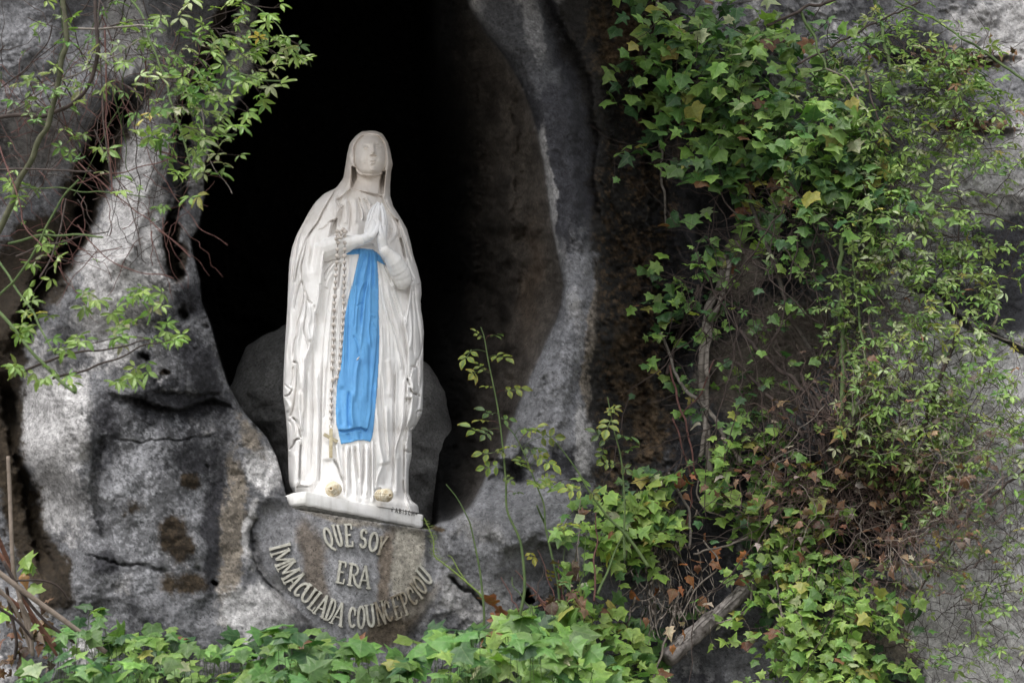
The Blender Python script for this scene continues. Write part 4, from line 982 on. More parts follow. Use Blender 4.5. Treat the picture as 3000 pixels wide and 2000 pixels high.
# glyphs in a unit box, y up; (points, thick)
GL = {
 'I': [([(.5, 0), (.5, 1)], 1), ([(.32, 0), (.68, 0)], .5), ([(.32, 1), (.68, 1)], .5)],
 'M': [([(.08, 0), (.14, 1)], .8), ([(.14, 1), (.5, .18)], 1), ([(.5, .18), (.86, 1)], .8), ([(.86, 1), (.92, 0)], 1), ([(0, 0), (.2, 0)], .5), ([(.8, 0), (1, 0)], .5), ([(.04, 1), (.2, 1)], .5), ([(.8, 1), (.96, 1)], .5)],
 'A': [([(.1, 0), (.5, 1)], .8), ([(.5, 1), (.88, 0)], 1.1), ([(.26, .34), (.74, .34)], .6), ([(0, 0), (.22, 0)], .5), ([(.74, 0), (1, 0)], .5)],
 'C': [(arc(.52, .5, .40, .47, 50, 310, 16), 1), ([(.78, .86), (.8, .66)], .7)],
 'U': [([(.16, 1), (.16, .34)] + arc(.5, .34, .34, .31, 180, 360, 10) + [(.84, 1)], 1), ([(.02, 1), (.3, 1)], .5), ([(.72, 1), (.98, 1)], .5)],
 'L': [([(.25, 1), (.25, 0)], 1.05), ([(.08, 0), (.85, 0), (.88, .22)], .7), ([(.08, 1), (.42, 1)], .5)],
 'D': [([(.2, 0), (.2, 1)], 1.05), ([(.05, 1), (.2, 1)] + arc(.42, .5, .42, .5, 90, -90, 12) + [(.05, 0)], .85)],
 'O': [(arc(.5, .5, .38, .48, 0, 360, 24), 1)],
 'N': [([(.15, 0), (.15, 1)], .8), ([(.15, 1), (.85, 0)], 1.1), ([(.85, 0), (.85, 1)], .8), ([(.02, 0), (.28, 0)], .5), ([(.02, 1), (.2, 1)], .5), ([(.72, 1), (.98, 1)], .5)],
 'E': [([(.2, 0), (.2, 1)], 1.05), ([(.05, 0), (.85, 0), (.88, .2)], .7), ([(.05, 1), (.82, 1), (.84, .82)], .7), ([(.2, .52), (.6, .52)], .7)],
 'P': [([(.22, 0), (.22, 1)], 1.05), ([(.05, 1), (.4, 1)] + arc(.45, .74, .38, .26, 90, -90, 10) + [(.22, .48)], .85), ([(.05, 0), (.42, 0)], .5)],
 'R': [([(.2, 0), (.2, 1)], 1.05), ([(.05, 1), (.4, 1)] + arc(.45, .75, .33, .25, 90, -90, 10) + [(.22, .5)], .85), ([(.42, .5), (.7, .1), (.95, 0)], 1), ([(.05, 0), (.38, 0)], .5)],
 'Q': [(arc(.48, .54, .36, .45, 0, 360, 24), 1), ([(.42, .12), (.6, 0), (.95, -.06)], .9)],
 'S': [(arc(.5, .74, .30, .25, 35, 250, 12) + arc(.5, .26, .32, .25, 80, -150, 12), 1)],
 'Y': [([(.5, 0), (.5, .45)], 1.05), ([(.08, 1), (.5, .45)], 1), ([(.92, 1), (.5, .45)], .8), ([(.32, 0), (.68, 0)], .5), ([(0, 1), (.2, 1)], .5), ([(.8, 1), (1, 1)], .5)],
 'F': [([(.2, 0), (.2, 1)], 1.05), ([(.05, 1), (.82, 1), (.84, .8)], .7), ([(.2, .52), (.6, .52)], .7)],
 'B': [([(.2, 0), (.2, 1)], 1), ([(.05, 1), (.4, 1)] + arc(.42, .76, .34, .24, 90, -90, 8) + [(.2, .52)] + arc(.45, .26, .38, .26, 90, -90, 8) + [(.05, 0)], .85)],
 'H': [([(.15, 0), (.15, 1)], 1), ([(.85, 0), (.85, 1)], 1), ([(.15, .52), (.85, .52)], .7)],
 '-': [([(.1, .5), (.9, .5)], 1)],
}
def letter_mesh(chr_, o, ux, uy, w, h, thick, surf, lift, name, mat, parent):
    """raised letter: bars with chamfered edges. o = lower-left pixel, ux/uy = unit directions in px"""
    VS, FS = [], []; base = 0
    for pts, tk in GL[chr_]:
        p = np.array([(o[0] + ux[0] * x * w + uy[0] * y * h, o[1] + ux[1] * x * w + uy[1] * y * h) for x, y in pts], float)
        seg = [p[0]]
        for a, b in zip(p[:-1], p[1:]):
            k = max(1, int(np.linalg.norm(b - a) / 5))
            for j in range(1, k + 1): seg.append(a + (b - a) * j / k)
        p = np.array(seg)
        t = np.gradient(p, axis=0); t /= np.linalg.norm(t, axis=1, keepdims=True) + 1e-9
        if len(p) > 4 and np.linalg.norm(p[0] - p[-1]) < 1:            # closed ring
            tt = p[1] - p[-2]; tt /= np.linalg.norm(tt); t[0] = t[-1] = tt
        else:
            p[0] -= t[0] * thick * 0.35; p[-1] += t[-1] * thick * 0.35
        n = np.stack([-t[:, 1], t[:, 0]], -1) * thick * tk / 2
        wob = 1 + 0.06 * vnoise(p[:, 0] / 5, p[:, 1] / 5, 33)[:, None]
        n = n * wob
        prof_ = [(-1.12, -0.25), (-1.0, 0.55), (-0.72, 1.0), (0.72, 1.0), (1.0, 0.55), (1.12, -0.25)]
        ring = []
        for s_, l_ in prof_:
            q = p + n * s_
            ring.append(P(q[:, 0], q[:, 1], surf(q[:, 0], q[:, 1]) - lift * l_))
        R_ = np.stack(ring, 1); m, k = R_.shape[:2]
        VS.append(R_.reshape(-1, 3))
        i = np.arange(m - 1)[:, None] * k; j = np.arange(k - 1)[None]
        FS.append((base + np.stack([i + j, i + j + 1, i + k + j + 1, i + k + j], -1)).reshape(-1, 4))
        FS.append(base + np.array([[0, 1, 4, 5], [1, 2, 3, 4]]))
        e = base + (m - 1) * k
        FS.append(e + np.array([[5, 4, 1, 0], [4, 3, 2, 1]]))
        base += m * k
    ob = mesh_np(name, np.concatenate(VS), np.concatenate(FS), mat, smooth=False)
    return ob
M_letter = simple_mat('pale_cast_letters', (0.30, 0.29, 0.25), (0.46, 0.45, 0.40), 45, 0.8, 0.6, 140)
M_letter2 = simple_mat('moss_stained_letters', (0.13, 0.10, 0.065), (0.34, 0.32, 0.27), 40, 0.9, 0.6, 140)
M_ink = simple_mat('engraved_dark', (0.10, 0.10, 0.10), (0.22, 0.21, 0.20), 60)
PEDS = ROCK.copy()
insc = thing('inscription', 'raised pale letters QUE SOY ERA IMMACULADA COUNCEPCIOU on the pedestal rock under the statue', 'inscription', tuple(PV(1030, 1680, 8.6)))
ci = lambda x, y: (750 + x / 3.485, 1450 + y / 3.485)
# (char, baseline-left point, baseline-right point, top-left point) in the enlarged crop
LET = [
 ('Q', (712, 520), (812, 545), (668, 320)), ('U', (832, 520), (902, 522), (772, 300)), ('E', (916, 518), (1000, 520), (900, 292)), ('S', (1045, 520), (1130, 545), (1065, 335)), ('O', (1140, 570), (1240, 575), (1162, 375)), ('Y', (1215, 600), (1290, 600), (1275, 420)),
 ('E', (818, 885), (905, 905), (848, 665)), ('R', (932, 910), (1050, 935), (955, 690)), ('A', (1040, 938), (1165, 950), (1058, 712)),
 ('I', (138, 530), (150, 575), (345, 475)), ('M', (150, 598), (208, 735), (335, 535)), ('M', (216, 752), (278, 872), (392, 648)), ('A', (283, 888), (350, 972), (455, 757)), ('C', (365, 985), (432, 1050), (498, 868)), ('U', (440, 1050), (520, 1120), (545, 895)), ('L', (520, 1138), (582, 1188), (646, 974)), ('A', (580, 1195), (690, 1254), (672, 994)), ('D', (694, 1262), (767, 1284), (770, 1055)), ('A', (752, 1295), (878, 1340), (818, 1074)),
 ('C', (940, 1340), (1020, 1355), (950, 1130)), ('O', (1030, 1365), (1115, 1355), (1035, 1130)), ('U', (1138, 1350), (1225, 1335), (1110, 1120)), ('N', (1245, 1330), (1335, 1300), (1205, 1095)), ('C', (1345, 1300), (1410, 1262), (1285, 1095)), ('E', (1428, 1270), (1500, 1235), (1375, 1040)), ('P', (1530, 1225), (1600, 1180), (1450, 1010)), ('C', (1600, 1135), (1668, 1085), (1520, 965)), ('I', (1680, 1060), (1712, 1040), (1560, 905)), ('O', (1700, 1020), (1765, 965), (1580, 860)), ('U', (1765, 930), (1815, 860), (1625, 770))]
for ch_, a, b, c in LET:
    a = np.array(ci(*a)); b = np.array(ci(*b)); c = np.array(ci(*c))
    ux = b - a; w = np.linalg.norm(ux); uy = c - a; h = np.linalg.norm(uy)
    old = a[0] > 1050 + 30 and a[1] > 1740 or ch_ == 'Y'
    if ch_ == 'I': w = 12; a = (a + b) / 2 - ux / np.linalg.norm(ux) * 6
    o = letter_mesh(ch_, a, ux / np.linalg.norm(ux), uy / h, w, h * 0.97, 8.2, lambda x, y: bil(PEDS, x, y), 0.017, 'letter', M_letter2 if old else M_letter, insc)
    part(o, insc)
    o['label'] = 'letter %s' % ch_
# sculptor's name cut into the plinth front
def plinthY(x, y):
    # ray against the plinth front plane
    a = (x - 1500) / FPX; b = (1000 - y) / FPX; d = np.stack([a, CP - b * SP + 0 * a], -1)
    tt = (pl[0] * nrm[0] + pl[1] * nrm[1]) / (d[..., 0] * nrm[0] + d[..., 1] * nrm[1]); return d[..., 1] * tt
name_o = thing('engraved_name', 'small engraved name FABISCH- on the front right of the white plinth', 'engraving', tuple(PV(1180, 1498, 8.85)))
xx = 1147
for ch_, wd in zip('FABISCH-', [7.5, 9, 8, 3.5, 7, 8, 9, 5]):
    sl = 0.195; yb = 1497 + (xx - 1147) * sl + 0
    o = letter_mesh(ch_, np.array([xx, yb]), np.array([0.98, 0.19]), np.array([0.02, -1.0]), wd, 12, 1.8, plinthY, 0.0045, 'letter', M_ink, name_o)
    part(o, name_o); xx += wd + 2.6

# ------------------------------------------------------------------ rosary
M_bead = simple_mat('pale_wooden_bead', (0.50, 0.44, 0.40), (0.72, 0.67, 0.62), 70, 0.6, 0.3, 200)
M_chain = simple_mat('rusted_chain', (0.05, 0.035, 0.025), (0.12, 0.085, 0.06), 90, 0.6, 0.3, 200, 0.5, 0.4)
M_brass = simple_mat('weathered_brass', (0.30, 0.25, 0.15), (0.52, 0.46, 0.32), 60, 0.5, 0.4, 150, 0.5, 0.5)
def surfS(x, y):
    xi = int(min(max(x - SX0, 0), RX.shape[1] - 1)); yi = int(min(max(y - SY0, 0), RX.shape[0] - 1))
    l, r = prof(SL, np.array([y]))[0], prof(SR, np.array([y]))[0]; t_ = (x - (l + r) / 2) / ((r - l) / 2)
    return np.interp(y, DEP[:, 0], DEP[:, 1]) * max(1 - t_ * t_, 0.01) ** 0.425 + H[yi, xi]
cb = lambda p: Cc(7.84, 940, 640, p)
left = cb([(390, 550), (380, 710), (375, 860), (368, 1005), (350, 1160), (345, 1310), (335, 1465)]) + c4([(768, 118), (765, 228), (755, 325), (757, 420), (750, 522), (747, 620), (746, 720), (748, 820), (745, 920), (738, 1025), (735, 1125), (730, 1228)])
right = cb([(555, 410), (555, 560), (553, 710), (543, 860), (545, 1010), (540, 1155), (540, 1320), (538, 1470)]) + c4([(897, 125), (889, 228), (893, 325), (885, 440), (878, 527), (872, 625), (863, 722), (860, 835), (850, 940), (845, 1040), (840, 1142), (828, 1245), (798, 1358)])
tail = c4([(744, 1395), (725, 1530)]) + c5([(645, 50), (640, 150), (640, 235), (638, 315), (636, 400)])
clump = cb([(350, 470), (378, 375), (372, 290), (435, 300), (475, 350), (462, 440), (515, 255), (562, 305), (400, 440)])
ros = thing('rosary', 'long rosary of pale round beads with a brass crucifix hanging down the statue', 'rosary', tuple(PV(985, 700, 8.75)))
bm_ = MB(); bm_.sphere((0, 0, 0), 1, 14, 10); proto = bm_.build('bead', M_bead); part(proto, ros); used = [0]
def hang(pts):
    d = [];
    for x, y in pts:
        s_ = surfS(x, y)
        sl_ = 0
        if 680 < y < 790 and x > 955: sl_ = 0.245 - 0.02 * abs(x - 1000) / 40      # drapes over the forearm
        d.append(max(s_, sl_) + 0.013)
    d = np.array(d)
    for i in range(1, len(d)): d[i] = max(d[i], d[i - 1] - 0.012)
    for i in range(len(d) - 2, -1, -1): d[i] = max(d[i], d[i + 1] - 0.012)
    return d
def put_bead(p, r):
    if used[0] == 0: o = proto
    else: o = proto.copy(); C.objects.link(o)
    used[0] += 1
    o.location = p; o.scale = (r, r, r); o.rotation_euler = (random.uniform(0, 6), random.uniform(0, 6), 0)
big = set([(0, 2), (1, 3), (0, 8), (1, 9), (2, 0), (2, 1), (2, 5), (0, 18)])
rings = []
for k, pts in enumerate([left, right, tail]):
    dd = hang(pts); w3 = [P(x, y, sY(x, y, d)) for (x, y), d in zip(pts, dd)]
    for i, p in enumerate(w3):
        put_bead(p, (7.0 if (k, i) in big else 6.1) * 0.00153)
        if i: rings.append((w3[i - 1], p))
    ends = w3 if k == 0 else ends
    if k == 1: endR = w3[-1]
    if k == 0: endL = w3[-1]
    if k == 2: t0, tE, dE = w3[0], w3[-1], dd[-1]
rings += [(endL, t0), (endR, t0)]
for i, (x, y) in enumerate(clump):
    put_bead(P(x, y, sY(x, y, 0.262 + 0.008 * (i % 3))), (6.8 if i in (6, 7) else 5.6) * 0.00153)
cpts = [P(x, y, sY(x, y, 0.262)) for x, y in clump]
for i in range(len(cpts) - 1): rings.append((cpts[i], cpts[i + 1]))
lk = tubes([np.array([(0, 0, 0), (0, 0, 1)])], [1.0], 6)
for a, b in rings:
    ln = [np.array([a, a + (b - a) * .5, b])]
    o = mesh_np('chain_link', *tubes(ln, [0.0017], 6), M_chain); part(o, ros)
# crucifix
cd = dE + 0.006
q1, q2 = c5([(635, 535), (632, 890)]); q3, q4 = c5([(545, 598), (716, 694)])
cru = MB()
def bar(a, b, wpx, d, th, mb):
    a = np.array(P(*a, sY(*a, d))); b = np.array(P(*b, sY(*b, d))); e = b - a; L = np.linalg.norm(e); e /= L
    f = np.array([0, -1.0, 0]); s_ = np.cross(e, f); s_ /= np.linalg.norm(s_); f = np.cross(s_, e)
    M_ = np.eye(4); M_[:3, 0] = s_; M_[:3, 1] = f; M_[:3, 2] = e; M_[:3, 3] = a
    hw_ = wpx * 0.00153 / 2
    mb.box((-hw_, -th / 2, 0), (hw_, th / 2, L), M_)
bar(q1, q2, 9.5, cd, 0.008, cru); bar(q3, q4, 9.0, cd - 0.001, 0.0075, cru)
co = part(cru.build('crucifix', M_brass, smooth=False), ros)
rp = np.array(P(969.5, 1249, sY(969.5, 1249, cd))); th = np.linspace(0, 2 * np.pi, 17)
o = mesh_np('ring', *tubes([rp[None] + np.stack([np.cos(th) * 0.0075, 0 * th, np.sin(th) * 0.0085], -1)], [0.0013], 6), M_brass); part(o, ros)
o = mesh_np('chain_link', *tubes([np.array([tE, rp + [0, 0, .008]])], [0.0015], 6), M_chain); part(o, ros)

# ------------------------------------------------------------------ boulder behind the statue
def boulder(outline, Yc, thick, name, mat, label, tone=(0.30, 0.295, 0.29), seed=0):
    o2 = np.array(v2(outline)); c = o2.mean(0)
    o2 = cr(np.vstack([o2, o2[:1]]), 8)[:-1]; m = len(o2)
    dc = o2 - c; o2 = c + dc * (1 + 0.035 * fbm(o2[:, 0] / 60, o2[:, 1] / 60, 501, 3))[:, None]
    LV = 40; vs = []; 
    for k in range(LV + 1):
        f = math.sin(k / LV * math.pi / 2); g = math.cos(k / LV * math.pi / 2)
        q = c + (o2 - c) * f
        nn = 0.09 * ridged(q[:, 0] / 150, q[:, 1] / 150, seed + 3, 4) + 0.035 * fbm(q[:, 0] / 26, q[:, 1] / 26, seed + 5, 4)
        vs.append(P(q[:, 0], q[:, 1], Yc - thick * g ** 0.8 - nn * (0.3 + 0.7 * g)))
    for k in range(LV - 1, -1, -4):
        f = math.sin(k / LV * math.pi / 2); g = math.cos(k / LV * math.pi / 2)
        q = c + (o2 - c) * f; vs.append(P(q[:, 0], q[:, 1], Yc + thick * g))
    R_ = np.array(vs); L = len(R_)
    i = np.arange(L - 1)[:, None] * m; j = np.arange(m)[None]; j2 = (j + 1) % m
    F_ = np.stack([i + j, i + j2, i + m + j2, i + m + j], -1).reshape(-1, 4)
    vv_ = R_.reshape(-1, 3); nn = fbm(vv_[:, 0] * 6, vv_[:, 2] * 6, 8, 4)
    cc = np.array(tone)[None] * (1 + 0.4 * nn[:, None])
    o = mesh_np(name, vv_, F_, mat, col=cc); tag(o, label, 'boulder'); return o
boulder([(655, 748), (600, 770), (560, 815), (535, 870), (528, 900), (545, 960), (600, 1010), (640, 1080), (660, 1180), (800, 1280), (980, 1240), (1010, 1190), (1040, 1130), (1048, 1060), (1042, 980), (1020, 900), (985, 840), (940, 815), (850, 760), (760, 735)], 9.95, 0.32, 'boulder', M_rock, 'dark grey rounded boulder standing upright in the niche behind the statue')
# ------------------------------------------------------------------ plants
def leaf_material(name, trans=0.22):
    m, nt, b = mat_new(name)
    oi = N(nt, 'ShaderNodeObjectInfo'); at = N(nt, 'ShaderNodeVertexColor', layer_name='Col')
    c = mixc(nt, 'MULTIPLY', 1.0, oi.outputs['Color'], at.outputs['Color'])
    uv = N(nt, 'ShaderNodeUVMap', uv_map='leaf')
    sx = N(nt, 'ShaderNodeSeparateXYZ'); nt.links.new(uv.outputs[0], sx.inputs[0])
    # veins: pale midrib and side ribs drawn from the leaf's own coordinates
    ab = N(nt, 'ShaderNodeMath', operation='ABSOLUTE'); nt.links.new(sx.outputs['X'], ab.inputs[0])
    r1 = ramp(nt, ab.outputs[0], [(0.0, g3(1.0)), (0.035, g3(0.0))])
    d = N(nt, 'ShaderNodeMath', operation='MULTIPLY_ADD'); nt.links.new(ab.outputs[0], d.inputs[0]); d.inputs[1].default_value = -0.75; nt.links.new(sx.outputs['Y'], d.inputs[2])
    w = N(nt, 'ShaderNodeMath', operation='PINGPONG'); nt.links.new(d.outputs[0], w.inputs[0]); w.inputs[1].default_value = 0.13
    r2 = ramp(nt, w.outputs[0], [(0.0, g3(0.7)), (0.022, g3(0.0))])
    mx = N(nt, 'ShaderNodeMath', operation='MAXIMUM'); nt.links.new(r1.outputs[0], mx.inputs[0]); nt.links.new(r2.outputs[0], mx.inputs[1])
    f = N(nt, 'ShaderNodeMath', operation='MULTIPLY'); nt.links.new(mx.outputs[0], f.inputs[0]); f.inputs[1].default_value = 0.35
    pale = mixc(nt, 'MIX', 0.5, c, (0.35, 0.42, 0.22))
    c2_ = mixc(nt, 'MIX', 0.0, c, pale); nt.links.new(f.outputs[0], c2_.node.inputs['Factor'])
    geo = N(nt, 'ShaderNodeNewGeometry')
    nn = noise_node(nt, geo.outputs['Position'], 60, 3); rr = ramp(nt, nn.outputs['Fac'], [(0.3, g3(0.78)), (0.7, g3(1.2))])
    c3_ = mixc(nt, 'MULTIPLY', 1.0, c2_, rr.outputs[0])
    nt.links.new(c3_, b.inputs['Base Color'])
    b.inputs['Roughness'].default_value = 0.5; b.inputs['Specular IOR Level'].default_value = 0.4
    tr = N(nt, 'ShaderNodeBsdfTranslucent'); ty = mixc(nt, 'MULTIPLY', 1.0, c3_, (1.2, 1.5, 0.5)); nt.links.new(ty, tr.inputs['Color'])
    ms = N(nt, 'ShaderNodeMixShader'); ms.inputs[0].default_value = trans
    out = nt.nodes['Material Output']
    nt.links.new(b.outputs[0], ms.inputs[1]); nt.links.new(tr.outputs[0], ms.inputs[2]); nt.links.new(ms.outputs[0], out.inputs['Surface'])
    return m
M_leaf = leaf_material('living_leaf')
def stem_mat(name, c1, c2): return simple_mat(name, c1, c2, 30, 0.85, 0.5, 120)
M_twig = stem_mat('dark_twig', (0.025, 0.019, 0.017), (0.07, 0.052, 0.045))
M_greystem = stem_mat('grey_bark', (0.10, 0.088, 0.075), (0.24, 0.215, 0.19))
M_greenstem = stem_mat('green_cane', (0.05, 0.085, 0.03), (0.10, 0.14, 0.05))
M_redstem = stem_mat('reddish_twig', (0.07, 0.032, 0.028), (0.13, 0.062, 0.052))
M_darkbark = stem_mat('dark_bark', (0.04, 0.036, 0.03), (0.12, 0.105, 0.09))
M_root = stem_mat('dry_root', (0.11, 0.09, 0.075), (0.28, 0.245, 0.21))

def ivy_template(lob=1.0, wid=1.0, curl=0.12, seed=0):
    r = np.random.default_rng(seed)
    half = [(0.0, -0.02), (0.20, -0.15), (0.44, -0.08), (0.42, 0.14), (0.66, 0.34), (0.38, 0.46), (0.20, 0.70)]
    pts = []
    for i, (x, y) in enumerate(half):
        k = lob if i in (2, 4) else (2 - lob if i in (3, 5) else 1)
        pts.append((x * wid * k, y))
    tip = [(0.0, 1.0)]
    L = [(-x * r.uniform(.88, 1.1), y + r.uniform(-.04, .04)) for x, y in pts[1:]][::-1]
    out = np.array(pts + tip + L)
    out[1:len(pts)] *= r.uniform(.94, 1.06, (len(pts) - 1, 1))
    cen = np.array([(0.0, 0.22)])
    inner = cen + (out - cen) * 0.55
    xy = np.vstack([cen, inner, out]); n = len(out)
    z = -0.22 * np.abs(xy[:, 0]) + 0.05 * np.sin(xy[:, 1] * 5 + seed) - curl * xy[:, 1] ** 2
    z[1 + n:] += r.uniform(-.05, .05, n)
    z[1 + n + 4] -= .05
    v = np.column_stack([xy, z])
    T = [(0, 1 + i, 1 + (i + 1) % n) for i in range(n)]
    for i in range(n):
        a, b_ = 1 + i, 1 + (i + 1) % n
        T += [(a, a + n, b_ + n), (a, b_ + n, b_)]
    c = np.ones((len(v), 3)); c[1 + n:] = (1.25, 1.18, 1.15); c[0] = (0.85, 0.92, 0.85)
    return v, np.array(T), c, xy
def leaflet(o, ang, L, w, tipc, edge):
    ys = np.array([0, .22, .5, .78, 1.0]); ws = np.array([.12, .72, 1.0, .62, 0.0]) * w
    v = [];
    for y, x in zip(ys, ws): v += [(-x, y * L, -0.0 + 0.03 * L), (0, y * L, 0 - 0.10 * L * y * y), (x, y * L, 0.03 * L)]
    v = np.array(v, float); v[:, 2] += np.abs(v[:, 0]) * 0.35
    ca, sa = math.cos(ang), math.sin(ang)
    R = np.array([[ca, sa, 0], [-sa, ca, 0], [0, 0, 1]])
    T = []
    for i in range(4):
        a = i * 3
        T += [(a, a + 1, a + 4), (a, a + 4, a + 3), (a + 1, a + 2, a + 5), (a + 1, a + 5, a + 4)]
    c = np.ones((15, 3)); c[0::3] = edge; c[2::3] = edge; c[12:] = tipc
    uv = v[:, :2] / L
    return v @ R.T + np.array(o), np.array(T), c, uv
def compound(angs, lens, wd, off, tipc=(1.2, 1.1, .9), edge=(1.12, 1.08, 1.0), seed=0, rach=None):
    r = np.random.default_rng(seed); V_, T_, C_, U_ = [], [], [], []; base = 0
    for k, (a, L) in enumerate(zip(angs, lens)):
        o = (math.sin(a) * off, math.cos(a) * off + (rach[k] if rach else 0), r.uniform(-.06, .06))
        v, t, c, u = leaflet(o, a + r.uniform(-.12, .12), L * r.uniform(.88, 1.1), wd * L, tipc, edge)
        tz = r.uniform(-.5, .15); v[:, 2] += (np.linalg.norm(v[:, :2] - np.array(o)[:2], axis=1)) * tz
        V_.append(v); T_.append(t + base); C_.append(c); U_.append(u); base += len(v)
    # thin rachis
    if rach:
        yy = max(rach); v = np.array([(-.012, -.1, 0), (.012, -.1, 0), (.012, yy, 0), (-.012, yy, 0)], float); V_.append(v); T_.append(np.array([[0, 1, 2], [0, 2, 3]]) + base); C_.append(np.ones((4, 3)) * .9); U_.append(v[:, :2]); base += 4
    return np.vstack(V_), np.vstack(T_), np.vstack(C_), np.vstack(U_)
R_ = math.radians
TPL = {
 'ivy': [ivy_template(l, w, c, s) for l, w, c, s in [(1.0, 1.0, .12, 1), (1.12, .95, .2, 2), (1.2, .85, .05, 3), (.9, 1.1, .25, 4), (1.05, 1.0, -.05, 5), (1.25, .75, .15, 6)]],
 'palm': [compound([R_(-125), R_(-62), 0, R_(62), R_(125)], [.42, .52, .6, .52, .42], .21, .06, seed=s) for s in (1, 2, 3)] + [compound([R_(-70), 0, R_(70)], [.5, .62, .5], .23, .06, seed=s) for s in (4, 5)] + [compound([R_(-100), R_(-40), R_(10), R_(75)], [.5, .62, .6, .45], .19, .05, seed=6)],
 'rose': [compound([R_(-75), R_(75), R_(-68), R_(68), 0], [.40, .40, .46, .46, .55], .33, .03, tipc=(2.6, 1.25, .6), edge=(2.0, 1.45, .7), seed=s, rach=[.05, .05, .42, .42, .62]) for s in (1, 2)] + [compound([R_(-70), R_(70), 0], [.46, .46, .58], .34, .03, tipc=(2.6, 1.25, .6), edge=(1.8, 1.4, .7), seed=3, rach=[.15, .15, .36])],
 'dry': [ivy_template(1.1, .7, .5, 11), ivy_template(1.2, .55, -.5, 12), ivy_template(.9, .8, .8, 13)],
}
LME = {}
for k, L in TPL.items():
    LME[k] = []
    for v, T, c, u in L:
        o = mesh_np('leaf', v, T, M_leaf, None, smooth=False, col=c, uv=u); me = o.data; bpy.data.objects.remove(o); LME[k].append(me)

def frame(nrm, tipdir):
    n = nrm / np.linalg.norm(nrm); t = tipdir - n * np.dot(tipdir, n); t /= np.linalg.norm(t) + 1e-9
    return np.column_stack([np.cross(t, n), t, n])        # x, y, z axes
class Plant:
    def __init__(s): s.leaves = []; s.stems = []      # leaf: (pos, R, size, kind, variant, colour)
    def leaf(s, pos, R, size, kind, colr): s.leaves.append((np.array(pos), R, size, kind, int(rng.integers(len(TPL[kind]))), colr))
    def stem(s, ln, r, mat): s.stems.append((np.array(ln), r, mat))
    def build(s, name, label, cat='climbing plant', group=None, cap=300, maxstems=40, bunch='foliage'):
        base = s.stems[0][0][0] if s.stems else s.leaves[0][0]
        root = thing(name, label, cat, tuple(float(x) for x in base), group)
        s.leaves.sort(key=lambda l: -l[2] * (1.0 if l[3] != 'palm' else 1.0) + 0.0)
        def place(me, nm, pos, R, size, colr):
            o = bpy.data.objects.new(nm, me); C.objects.link(o); o.parent = root
            M = Matrix([[*(R[i] * size), pos[i] - base[i]] for i in range(3)] + [[0, 0, 0, 1]])
            o.matrix_local = M; o.color = (*colr, 1)
        for pos, R, size, kind, var, colr in s.leaves[:cap]: place(LME[kind][var], 'leaf', pos, R, size, colr)
        rest = s.leaves[cap:]
        if rest:
            V_, T_, C_, U_ = [], [], [], []; b = 0
            for pos, R, size, kind, var, colr in rest:
                v, T, c, u = TPL[kind][var]; V_.append(v @ R.T * size + pos); T_.append(T + b); C_.append(c * np.array(colr)); U_.append(u); b += len(v)
            o = mesh_np(bunch, np.vstack(V_), np.vstack(T_), M_leaf, None, smooth=False, col=np.vstack(C_), uv=np.vstack(U_)); part(o, root); o['kind'] = 'stuff'
        st = sorted(s.stems, key=lambda q: -float(np.max(q[1])) * len(q[0]))
        for ln, r, mat in st[:maxstems]:
            o = mesh_np('stem', *tubes([ln], [r], 6), mat); part(o, root)
        by = {}
        for ln, r, mat in st[maxstems:]: by.setdefault(mat.name, (mat, [], [])); by[mat.name][1].append(ln); by[mat.name][2].append(r)
        for mat, lns, rs in by.values():
            o = mesh_np('twigs', *tubes(lns, rs, 4, False), mat); part(o, root); o['kind'] = 'stuff'
        return root
PX = lambda n, Y=8.8: n * Y / FPX * 1.06      # metres for n photo pixels
def jitc(base, sat=0.18):
    b = np.array(base) * rng.uniform(0.72, 1.3); b = b * rng.uniform(1 - sat * .5, 1 + sat * .5, 3); return tuple(float(x) for x in b)
G_BRIGHT, G_MID, G_DEEP, G_YEL, G_BR, G_PALE = (0.14, 0.24, 0.052), (0.078, 0.160, 0.038), (0.030, 0.080, 0.026), (0.24, 0.24, 0.055), (0.14, 0.065, 0.035), (0.26, 0.30, 0.17)
def pick(pal):
    w = np.array([p[1] for p in pal], float); k = rng.choice(len(pal), p=w / w.sum()); return jitc(pal[k][0])
UPV = np.array([0, 0, 1.0]); CAMV = np.array([0, -1.0, -0.35])
def leaf_frame(up=0.5, spread=0.45, tip=None):
    n = CAMV * 1.0 + UPV * (up + 0.35) + rng.normal(0, spread, 3)
    t = (np.array([0, -0.35, -1.0]) if tip is None else np.array(tip, float)) + rng.normal(0, 0.55, 3)
    return frame(n, t)

